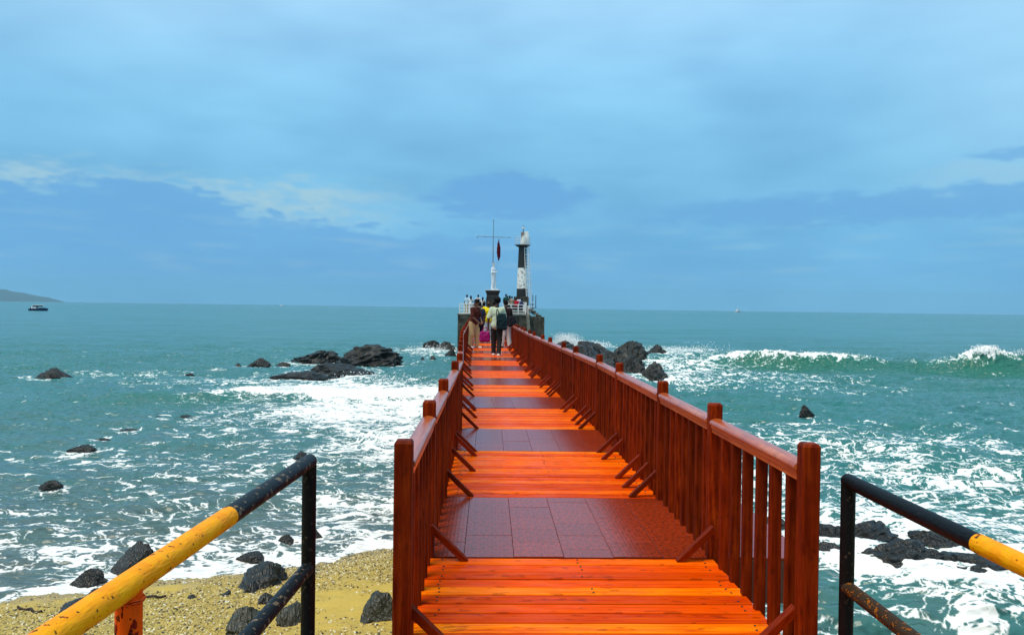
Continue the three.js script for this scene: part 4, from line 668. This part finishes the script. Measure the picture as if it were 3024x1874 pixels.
// student with navy backpack
figure({ fine: true, label: 'person in dark trousers wearing a navy backpack, facing away', at: onDeck(33.2, -0.39), turn: Math.PI + 0.15, height: 1.70, group: BR, shirt: cloth(0.03, 0.03, 0.05), trousers: cloth(0.008, 0.009, 0.025), shoes: shoeWhite, nod: 0.2, pose: { kR: V(-0.1, 0.5, 0.06), aR: V(-0.1, 0.085, 0.08) } });
bag('backpack', 'navy backpack on the back of the person beside the yellow tee', cloth(0.012, 0.014, 0.06, 0.6), [midX(33.2) - 0.39, DECK + 0.90, -32.98], 0.15, 0.32, 0.46, 0.2, [[[-0.09, 0.42, 0.05], [-0.11, 0.56, 0.14], [-0.12, 0.45, 0.28], [-0.1, 0.15, 0.22], [-0.09, 0.05, 0.05]], [[0.09, 0.42, 0.05], [0.11, 0.56, 0.14], [0.12, 0.45, 0.28], [0.1, 0.15, 0.22], [0.09, 0.05, 0.05]]]);
// man in yellow facing us, hands on hips
{
  const y = figure({ fine: true, label: 'person in bright yellow tee and dark sunglasses facing the viewer', at: onDeck(34.0, 0.0), turn: 0.1, height: 1.80, group: BR, shirt: cloth(0.85, 0.66, 0.01), trousers: cloth(0.42, 0.46, 0.52), shoes: shoeWhite, sleeve: 0.95, hem: 0.80, armsFixed: true, thumb: { L: V(0, 1, 0.2), R: V(0, 1, 0.2) },
    pose: { eL: V(0.40, 1.24, 0.02), wL: V(0.24, 1.10, 0.16), eR: V(-0.43, 1.26, 0.02), wR: V(-0.22, 1.20, 0.20) } });
  const lens = [-1, 1].map(s => new THREE.SphereGeometry(0.026, 14, 10).scale(1.05, 0.8, 0.3).translate(s * 0.032, 0.006, 0.094));
  part('sunglasses', join([...lens, bar([-0.01, 0.01, 0.098], [0.01, 0.01, 0.098], 0.004, 6), bar([0.058, 0.012, 0.09], [0.08, 0.012, 0.0], 0.004, 6), bar([-0.058, 0.012, 0.09], [-0.08, 0.012, 0.0], 0.004, 6)]).applyMatrix4(y.hm), std({ color: RGB(0.01, 0.01, 0.012), roughness: 0.15 }), y.root);
  part('beard', surfaceNets((x, yy, z) => Math.max(ell(V(0, -0.048, 0.024), V(0.060, 0.077, 0.070))(x, yy, z), yy + 0.045 - 0.4 * Math.abs(x)), V(-0.1, -0.15, -0.08), V(0.1, 0.05, 0.12), 0.009).applyMatrix4(y.hm), hairMat, y.root);
}
// man in dark brown on the right, black bag across his side, pale trousers
figure({ fine: true, label: 'person in dark brown shirt and pale loose trousers by the right railing', at: onDeck(29.2, 0.60), turn: Math.PI + 0.5, height: 1.76, group: BR, skin: skinDark, shirt: cloth(0.035, 0.012, 0.010), trousers: cloth(0.60, 0.60, 0.58), looseLegs: true, shoes: shoeDark, lean: 0.05, nod: 0.15, sleeve: 0.9, hem: 0.80, pose: { eR: V(-0.27, 1.16, 0.08), wR: V(-0.24, 1.08, 0.28), aL: V(0.14, 0.085, 0.04), aR: V(-0.13, 0.085, -0.06) } });
bag('shoulder_bag', 'black shoulder bag at the side of the dark brown shirt', black, [midX(29.2) + 0.82, DECK + 0.80, -28.95], 0.2, 0.30, 0.42, 0.2, [[[-0.08, 0.38, 0], [-0.12, 0.55, -0.04], [-0.18, 0.64, -0.12], [-0.16, 0.5, -0.24], [-0.05, 0.3, -0.1]]]);
figure({ fine: true, label: 'person mostly hidden beyond the pale green tee, dark hair showing', at: onDeck(37.2, 0.33), turn: Math.PI, height: 1.78, group: BR, shirt: cloth(0.10, 0.03, 0.03), trousers: cloth(0.03, 0.03, 0.04), shoes: shoeDark });

figure({ fine: true, label: 'person in maroon top far along the bridge, left of the yellow tee', at: onDeck(40.0, -0.15), turn: Math.PI - 0.3, height: 1.74, group: BR, shirt: cloth(0.08, 0.012, 0.016), trousers: cloth(0.04, 0.04, 0.05), shoes: shoeDark, nod: 0.1 });
figure({ fine: true, label: 'person in grey checked shirt far along the bridge by the right railing', at: onDeck(42.0, 0.45), turn: Math.PI + 0.2, height: 1.72, group: BR, shirt: cloth(0.22, 0.2, 0.2), trousers: black, shoes: shoeDark });

// ---------------------------------------------------------------- pier head
const PD = 69.5, PY = 3.42;                                             // front of the pier head, its floor
const moss = std({ map: tex(512, 512, (u, v) => { const a = tile2((p, q) => fbm2(p * 5, q * 5, 5), u, v, 1), s = smooth(0.0, 0.5, tile2((p, q) => n2(p * 18, q * 1.6) + 0.4 * n2(p * 40, q * 3), u, v, 1)), k = 64 + 46 * a; return [k - 16 * s, k * 0.98 - 12 * s, k * 0.86 - 16 * s]; }), roughness: 0.9, bumpMap: concreteBump, bumpScale: 0.05 });
const whitePaint = std({ color: RGB(0.72, 0.73, 0.72), roughness: 0.5 });
const darkPaint = std({ map: tex(256, 256, (u, v) => { const a = tile2((p, q) => fbm2(p * 6, q * 6, 4), u, v, 1), k = 30 + 20 * a; return [k, k, k * 1.02]; }), roughness: 0.6 });
{
  const t = thing('pier_head', 'dark weathered concrete pier head carrying the statue and light tower', 'pier', [0, 0, -PD]);
  part('main_block', rbox(6.5, PY + 1.4, 12, 0.06, -1.62, (PY - 1.4) / 2, -6), moss, t);
  part('coping', rbox(6.62, 0.12, 12.1, 0.03, -1.62, PY - 0.055, -5.99), concrete, t);
  part('side_block', rbox(1.35, 4.5, 9, 0.05, 2.28, 3.2 - 2.25, -5.4), moss, t);
  const b = new THREE.Shape(); b.moveTo(1.30, 3.3); b.lineTo(1.52, 3.3); b.lineTo(1.95, -1); b.lineTo(1.66, -1); b.closePath();
  part('buttress', new THREE.ExtrudeGeometry(b, { depth: 0.4, bevelEnabled: true, bevelSize: 0.02, bevelThickness: 0.02, bevelSegments: 1 }).translate(0, 0, -0.15), concrete, t);
  for (let i = 0; i < 4; i++) part('step', rbox(0.42, 0.2, 2.2, 0.015, 1.75 + i * 0.24, PY + 0.42 - i * 0.19, -3.2), i % 2 ? moss : concrete, t);
  part('curb', rbox(1.5, 0.26, 0.5, 0.03, 0.4, PY + 0.12, -0.6), concrete, t);
  for (let i = 0; i < 5; i++) part('access_step', rbox(1.5, 0.2, 0.32, 0.015, -2.62, DECK + 0.06 + i * 0.19, 0.30 - 0.16 * 0), moss, t, [0, 0, -i * 0.0001 + (0.9 - i * 0.2) - 0.9]);
}
function whiteRail(label, x0, x1, d, y, h, n, levels, lattice) {
  const t = thing('white_railing', label, 'railing', [x0, y, -d], 0, 'white painted railings of the pier head'), L = x1 - x0;
  for (let i = 0; i <= n; i++) part('post', rbox(0.09, h, 0.09, 0.012, L * i / n, h / 2, 0), whitePaint, t);
  for (const l of levels) part('rail', rbox(L, 0.06, 0.05, 0.01, L / 2, h * l, 0), whitePaint, t);
  if (lattice) for (let i = 1; i < lattice; i++) part('upright', box(0.04, h * 0.96, 0.035, L * i / lattice, h * 0.48, 0.004), whitePaint, t);
  return t;
}
whiteRail('white lattice railing at the left corner of the pier head', -4.72, -2.9, PD + 0.35, PY, 0.92, 3, [0.98, 0.66, 0.36, 0.06], 9);
whiteRail('white railing right of the statue pedestal', -0.75, 1.2, PD + 0.35, PY + 0.02, 0.86, 3, [0.98, 0.66, 0.36, 0.08], 0);
whiteRail('white railing along the rear of the pier head', -4.72, 1.2, PD + 6.5, PY, 0.95, 9, [0.98, 0.5], 0);
// statue of a sailor on a black pedestal
const SD = PD + 2.0;
{
  const p = thing('statue_pedestal', 'black stone pedestal with flared top under the white statue', 'pedestal', [-1.80, PY, -SD]);
  const prof = (pts) => { const g = new THREE.LatheGeometry(pts.map(([r, y]) => new THREE.Vector2(r * Math.SQRT2, y)), 4); g.rotateY(Math.PI / 4); return toCreasedNormals(g, 0.5); };
  part('plinth', prof([[0, 0], [0.72, 0], [0.72, 0.25], [0.60, 0.30], [0.60, 1.45], [0, 1.45]]), darkPaint, p);
  part('capital', prof([[0, 1.45], [0.565, 1.45], [0.565, 1.62], [0.54, 1.66], [0.56, 1.84], [0.66, 2.06], [0.66, 2.15], [0, 2.15]]), darkPaint, p);
  part('cap_slab', rbox(1.34, 0.05, 1.34, 0.01, 0, 2.178, 0), whitePaint, p);
  part('plaque', rbox(0.46, 0.42, 0.02, 0.005, 0.12, 1.05, 0.612), std({ color: RGB(0.10, 0.075, 0.03), roughness: 0.35, metalness: 0.6 }), p);
  const marble = std({ color: RGB(0.74, 0.76, 0.78), roughness: 0.55 });
  const s = figure({ fine: true, statue: true, dressed: false, cap: true, label: 'white statue of a sailor in a flat cap holding his hands to his chest', at: [-1.76, PY + 2.205, -SD], turn: 1.15, height: 2.42, skin: marble, shirt: marble, trousers: marble, looseLegs: true, shoes: marble, hem: 0.93, sleeve: 1.9, armsFixed: true,
    pose: { eL: V(0.25, 1.15, 0.0), wL: V(0.12, 1.21, 0.16), eR: V(-0.25, 1.15, 0.0), wR: V(-0.10, 1.17, 0.17), kL: V(0.10, 0.5, 0.06), aL: V(0.11, 0.085, 0.07), aR: V(-0.10, 0.085, -0.05) } });
  s.root.name = numbered('sailor_statue'); s.root.userData.category = 'statue'; 
  part('cap', join([cyl(0.135, 0.10, 0.045, 28, 0, 0.155, -0.012), cyl(0.098, 0.094, 0.07, 28, 0, 0.10, -0.012), cyl(0.08, 0.09, 0.008, 20, 0, 0.072, 0.075)]).applyMatrix4(s.hm), marble, s.root);
}
// signal mast with yardarm, and the flag
const MD = PD + 3.2;
{
  const steel = std({ color: RGB(0.20, 0.27, 0.34), roughness: 0.5 }), t = thing('signal_mast', 'thin grey signal mast with a yardarm behind the statue', 'mast', [-1.84, PY, -MD]), top = 8.75, yard = 7.22;
  part('pole', join([bar([0, 0, 0], [0, yard - 0.9, 0], 0.045, 12), bar([0, yard - 0.9, 0], [0, top, 0], 0.032, 12)]), steel, t);
  part('yardarm', bar([-1.52, yard + 0.02, 0], [1.58, yard - 0.06, 0], 0.03, 10), steel, t);
  for (const x of [-1.5, -0.75, 0.75, 1.55]) part('pulley', new THREE.SphereGeometry(0.055, 10, 8).scale(1, 1.2, 0.7), steel, t, [x, yard - 0.05, 0]);
  part('finial', cyl(0.07, 0.05, 0.06, 12), steel, t, [0, top, 0]);
  part('halyard', bar([0.52, yard - 0.04, 0], [0.12, 1.2, 0.05], 0.008, 6), steel, t);
  part('stay', bar([-0.1, yard - 0.04, 0], [-0.1, 0.4, 0.1], 0.008, 6), steel, t);
  // flag hanging in folds
  const N = 40, M = 26, pos = [], idx = [], len = 2.0;
  for (let i = 0; i <= N; i++) { const v = i / N, w = (0.03 + 0.145 * smooth(0, 0.45, v)) * (1 - 0.55 * smooth(0.78, 1, v)) + 0.015 * n2(v * 7, 3);
    for (let j = 0; j <= M; j++) { const a = j / M * Math.PI * 2, f = 1 + 0.32 * Math.sin(a * 4 + v * 5) + 0.2 * n2(a * 1.5, v * 4); pos.push(Math.cos(a) * w * 0.75 * f + 0.05 * (n2(v * 2.2, 7)), -v * len, Math.sin(a) * w * 0.6 * f); } }
  for (let i = 0; i < N; i++) for (let j = 0; j < M; j++) { const a = i * (M + 1) + j; idx.push(a, a + 1, a + M + 1, a + 1, a + M + 2, a + M + 1); }
  const g = new THREE.BufferGeometry(); g.setAttribute('position', new THREE.Float32BufferAttribute(pos, 3)); g.setIndex(idx); g.computeVertexNormals();
  single('hanging_flag', g, cloth(0.085, 0.004, 0.014), 'dark red flag hanging limp in folds from the yardarm', 'flag', [-1.84 + 0.5, PY + yard - 0.22, -MD]);
}
// black and white light tower
{
  const D = PD + 4.5, t = thing('light_tower', 'tapered black and white banded light tower with white caged ladder', 'lighthouse', [0.93, PY, -D]);
  const band = (y0, y1, mat, name) => { const r = y => lerp(0.59, 0.36, y / 6.9); return part(name, new THREE.CylinderGeometry(r(y1), r(y0), y1 - y0, 40, 1).translate(0, (y0 + y1) / 2, 0), mat, t); };
  const peel = std({ map: tex(256, 256, (u, v) => { const a = tile2((p, q) => fbm2(p * 7, q * 4, 5), u, v, 1), s = 0.8 * smooth(0.24, 0.36, a); return [lerp(232, 120, s), lerp(232, 112, s), lerp(226, 100, s)]; }), roughness: 0.8 });
  const H0 = 1.66;
  band(H0 - 0.3, 2.42, darkPaint, 'lower_band'); band(2.42, 4.38, peel, 'middle_band'); band(4.38, 6.42, darkPaint, 'upper_band');
  part('base_block', rbox(1.42, 1.66, 1.42, 0.03, -0.08, 0.83, 0), moss, t);
  const door = part('door', rbox(0.50, 1.02, 0.05, 0.01, 0.2, 0.62, 0.735), whitePaint, t); part('handle', new THREE.SphereGeometry(0.03, 8, 6).translate(0.02, 0.6, 0.77), darkPaint, door);
  part('gallery', join([cyl(0.78, 0.62, 0.10, 40, 0, 6.52, 0), cyl(0.62, 0.36, 0.16, 40, 0, 6.40, 0)]), darkPaint, t);
  const gr = []; for (let i = 0; i < 10; i++) { const a = i / 10 * Math.PI * 2; gr.push(bar([Math.cos(a) * 0.70, 6.56, Math.sin(a) * 0.70], [Math.cos(a) * 0.70, 7.32, Math.sin(a) * 0.70], 0.018, 6)); } 
  for (const g of gr) part('gallery_post', g, whitePaint, t); for (const y of [6.82, 7.07, 7.32]) part('gallery_rail', new THREE.TorusGeometry(0.70, 0.018, 6, 40).rotateX(Math.PI / 2).translate(0, y, 0), whitePaint, t);
  part('lantern_house', cyl(0.26, 0.34, 0.86, 20, 0.12, 7.0, 0), peel, t); part('lantern_box', rbox(0.32, 0.5, 0.32, 0.02, -0.02, 7.55, 0.06), std({ color: RGB(0.25, 0.2, 0.17), roughness: 0.7 }), t); part('white_box', rbox(0.42, 0.72, 0.4, 0.02, 0.34, 7.48, 0), peel, t);
  part('lamp_stem', cyl(0.035, 0.04, 0.4, 10, 0.04, 7.98, 0), darkPaint, t); part('beacon', cyl(0.10, 0.10, 0.2, 16, 0.04, 8.22, 0), whitePaint, t); part('beacon_cap', cyl(0.03, 0.085, 0.08, 14, 0.04, 8.36, 0), darkPaint, t);
  // ladder with safety cage up the right side
  const lx = y => lerp(0.62, 0.24, y / 6.9), zf = 0.30;
  const lad = part('ladder', join([bar([lx(0.2) - 0.12, 0.2, zf + 0.2], [lx(7.3) - 0.12, 7.3, zf], 0.036, 8), bar([lx(0.2) + 0.24, 0.2, zf + 0.2], [lx(7.3) + 0.24, 7.3, zf], 0.028, 8)]), whitePaint, t);
  for (let y = 0.5; y < 7.2; y += 0.27) { const z = lerp(zf + 0.2, zf, y / 7.1); part('rung', bar([lx(y) - 0.12, y, z], [lx(y) + 0.24, y, z], 0.018, 6), whitePaint, lad); }
  const cage = part('ladder_cage', join([0.35, 0.9, 1.5, 2.1].map(a => { const p = (y, k) => [lx(y) + 0.06 + Math.cos(a) * 0.26 + 0.10, y, lerp(zf + 0.2, zf, y / 7.1) - 0.05 + Math.sin(a) * -0.34 + 0.2]; return bar(p(1.5), p(7.3), 0.014, 6); })), whitePaint, t);
  for (let y = 1.6; y < 7.3; y += 0.58) part('hoop', new THREE.TorusGeometry(0.27, 0.016, 6, 24).rotateX(Math.PI / 2).translate(lx(y) + 0.14, y, lerp(zf + 0.2, zf, y / 7.1)), whitePaint, cage);
  part('side_stair', join([box(0.06, 1.9, 0.06, 1.02, 0.9, 0.5), box(0.06, 1.2, 0.06, 1.3, 1.2, 0.5), box(0.5, 0.05, 0.4, 1.15, 0.62, 0.5)]), darkPaint, t);
  for (let i = 0; i < 6; i++) part('stair_tread', rbox(0.36, 0.06, 0.5, 0.01, 0.98, 0.12 + i * 0.2, 0.62 - i * 0.04), i % 2 ? whitePaint : concrete, t);
  part('white_pillar', rbox(0.24, 1.0, 0.3, 0.02, 0.62, 0.3, 1.1), whitePaint, t);
}
// visitors along the pier head's rail: x, distance, height, turn ...
const PP = 'visitors on the pier head';
[
  { x: -4.22, d: 72.2, h: 1.72, turn: 2.9, label: 'person in light blue shirt at the left corner of the pier head', shirt: cloth(0.42, 0.60, 0.72), trousers: khaki },
  { x: -3.82, d: 71.6, h: 1.62, turn: 3.3, label: 'person with long black hair in white at the left corner railing', shirt: white, trousers: white, longHair: true, female: true },
  { x: -3.18, d: 72.4, h: 1.74, turn: 3.14, label: 'person in white shirt with a small black backpack, left of the pedestal', shirt: white, trousers: black, pack: true },
  { x: -2.72, d: 71.7, h: 1.52, turn: 3.0, label: 'shorter person with long hair in white beside the pedestal', shirt: white, trousers: cloth(0.1, 0.1, 0.14), longHair: true, female: true },
  { x: -0.58, d: 72.0, h: 1.82, turn: 2.8, label: 'tall person in dark green shirt right of the pedestal', shirt: cloth(0.008, 0.075, 0.06), trousers: black },
  { x: -0.44, d: 73.4, h: 1.68, turn: 3.4, label: 'dark haired person half hidden behind the dark green shirt', shirt: cloth(0.04, 0.06, 0.06), trousers: black },
  { x: -0.24, d: 72.6, h: 1.70, turn: 3.6, label: 'person in white top between the green shirt and the beige shirt', shirt: white, trousers: black, longHair: true, female: true },
  { x: -0.03, d: 71.7, h: 1.62, turn: 3.0, label: 'person in beige patterned shirt at the white railing', shirt: cloth(0.34, 0.27, 0.2), trousers: cloth(0.12, 0.1, 0.1) },
  { x: 0.40, d: 71.4, h: 1.46, turn: 3.1, label: 'person in red and white top at the right railing', shirt: cloth(0.55, 0.015, 0.03), trousers: black },
  { x: 0.62, d: 71.9, h: 1.60, turn: 2.6, label: 'person in white and blue top before the tower door', shirt: cloth(0.60, 0.64, 0.82), trousers: black },
  { x: 0.86, d: 71.2, h: 1.34, turn: 2.4, label: 'short person in dark blue at the right end of the railing', shirt: cloth(0.02, 0.025, 0.10), trousers: black },
].forEach((p, i) => {
  figure({ label: p.label, at: [p.x, PY, -p.d], turn: p.turn, height: p.h, group: PP, shirt: p.shirt, trousers: p.trousers, shoes: shoeDark, longHair: p.longHair, female: p.female, nod: [0.1, 0.3, 0.05, 0.25][i % 4], skin: i % 3 ? skin : skinDark, armsFixed: true,
    pose: i % 2 ? { eL: V(0.26, 1.16, 0.1), wL: V(0.16, 1.1, 0.32), eR: V(-0.26, 1.16, 0.1), wR: V(-0.14, 1.12, 0.32) } : { eR: V(-0.30, 1.18, 0.03), wR: V(-0.24, 1.30, 0.24) } });
  if (p.pack) bag('backpack', 'small black backpack on the white shirt left of the pedestal', black, [p.x, PY + 1.0, -p.d + 0.2], 0, 0.28, 0.4, 0.16, [[[-0.08, 0.36, 0.04], [-0.1, 0.48, 0.12], [-0.1, 0.4, 0.26]], [[0.08, 0.36, 0.04], [0.1, 0.48, 0.12], [0.1, 0.4, 0.26]]]);
});

// ---------------------------------------------------------------- boats
function hullGeo(L, B, H, n = 24) {                                      // stern at -x, bow at +x
  const pos = [], idx = [], m = 8;
  for (let i = 0; i <= n; i++) { const t = i / n, b = B / 2 * Math.pow(1 - Math.pow(clamp((t - 0.45) / 0.55), 2.2), 0.9) + 0.01, sheer = H * (1 + 0.35 * t * t); for (let j = 0; j <= m; j++) { const a = j / m * Math.PI, x = (t - 0.5) * L + (j === 0 || j === m ? 0.04 * L * t * t : 0); pos.push(x, lerp(sheer, -H * 0.5, Math.sin(a) ** 0.8), -Math.cos(a) * b * (0.72 + 0.28 * Math.abs(Math.cos(a)))); } }
  for (let i = 0; i < n; i++) for (let j = 0; j < m; j++) { const a = i * (m + 1) + j; idx.push(a, a + m + 1, a + 1, a + 1, a + m + 1, a + m + 2); }
  const c = pos.length / 3; pos.push(-L / 2, H * 0.3, 0); for (let j = 0; j < m; j++) idx.push(c, j, j + 1);
  for (let i = 0; i < n; i++) { const a = i * (m + 1), b = a + m + 1; idx.push(a, a + m, b, b, a + m, b + m); }
  const g = new THREE.BufferGeometry(); g.setAttribute('position', new THREE.Float32BufferAttribute(pos, 3)); g.setIndex(idx); return toCreasedNormals(g, 0.7);
}
{
  const t = thing('tour_boat', 'navy blue open boat with white canopy near the horizon on the left', 'boat', [-210, 0.1, -344], 0.08);
  part('hull', hullGeo(7.8, 2.4, 0.75), std({ color: RGB(0.012, 0.03, 0.10), roughness: 0.35 }), t);
  part('cabin', rbox(2.4, 0.95, 1.7, 0.12, -1.7, 1.2, 0), whitePaint, t);
  part('windscreen', rbox(0.5, 0.7, 1.5, 0.1, -3.0, 1.1, 0), std({ color: RGB(0.02, 0.03, 0.04), roughness: 0.1 }), t);
  part('canopy', rbox(5.0, 0.16, 2.1, 0.07, 0.1, 2.28, 0), whitePaint, t);
  for (const x of [-2, -0.6, 0.9, 2.2]) for (const z of [-0.95, 0.95]) part('stanchion', bar([x, 0.7, z], [x, 2.25, z], 0.04, 6), darkPaint, t);
  part('side_curtain', rbox(3.2, 0.5, 1.95, 0.05, -0.4, 1.95, 0), std({ color: RGB(0.03, 0.03, 0.035), roughness: 0.8 }), t);
  for (const x of [0.6, 1.4, 2.3]) part('seat', rbox(0.5, 0.4, 1.5, 0.05, x, 0.95, 0), std({ color: RGB(0.03, 0.06, 0.10), roughness: 0.7 }), t);
}
function yacht(label, x, d, s, turn) {
  const t = thing('white_yacht', label, 'boat', [x, 0, -d], turn, 'white yachts on the horizon');
  part('hull', hullGeo(12 * s, 4.2 * s, 1.5 * s), whitePaint, t); part('deckhouse', rbox(6.5 * s, 1.8 * s, 3.2 * s, 0.3 * s, -0.6 * s, 2.4 * s, 0), whitePaint, t);
  part('windows', rbox(5.2 * s, 0.7 * s, 3.26 * s, 0.1 * s, -0.6 * s, 2.6 * s, 0), std({ color: RGB(0.03, 0.07, 0.08), roughness: 0.2 }), t);
  part('flybridge', rbox(4 * s, 1.0 * s, 2.8 * s, 0.25 * s, -0.9 * s, 3.8 * s, 0), whitePaint, t); part('hardtop', rbox(3.4 * s, 0.25 * s, 2.8 * s, 0.1 * s, -1 * s, 5.4 * s, 0), whitePaint, t);
  for (const z of [-1, 1]) part('support', bar([-1.8 * s, 4 * s, z * s], [-1.4 * s, 5.4 * s, z * s], 0.12 * s, 6), whitePaint, t); part('mast', bar([-1 * s, 5.4 * s, 0], [-1 * s, 8.6 * s, 0], 0.16 * s, 6), whitePaint, t);
}
yacht('white yacht on the horizon left of the pier head', -640, 2150, 1.0, 2.6);
yacht('white yacht on the horizon right of the pier head', 612, 2100, 1.75, 0.6);

// sea haze
scene.fog = new THREE.FogExp2(new THREE.Color().setRGB(0.42, 0.76, 1.0), 0.00006);

renderer.render(scene, camera);
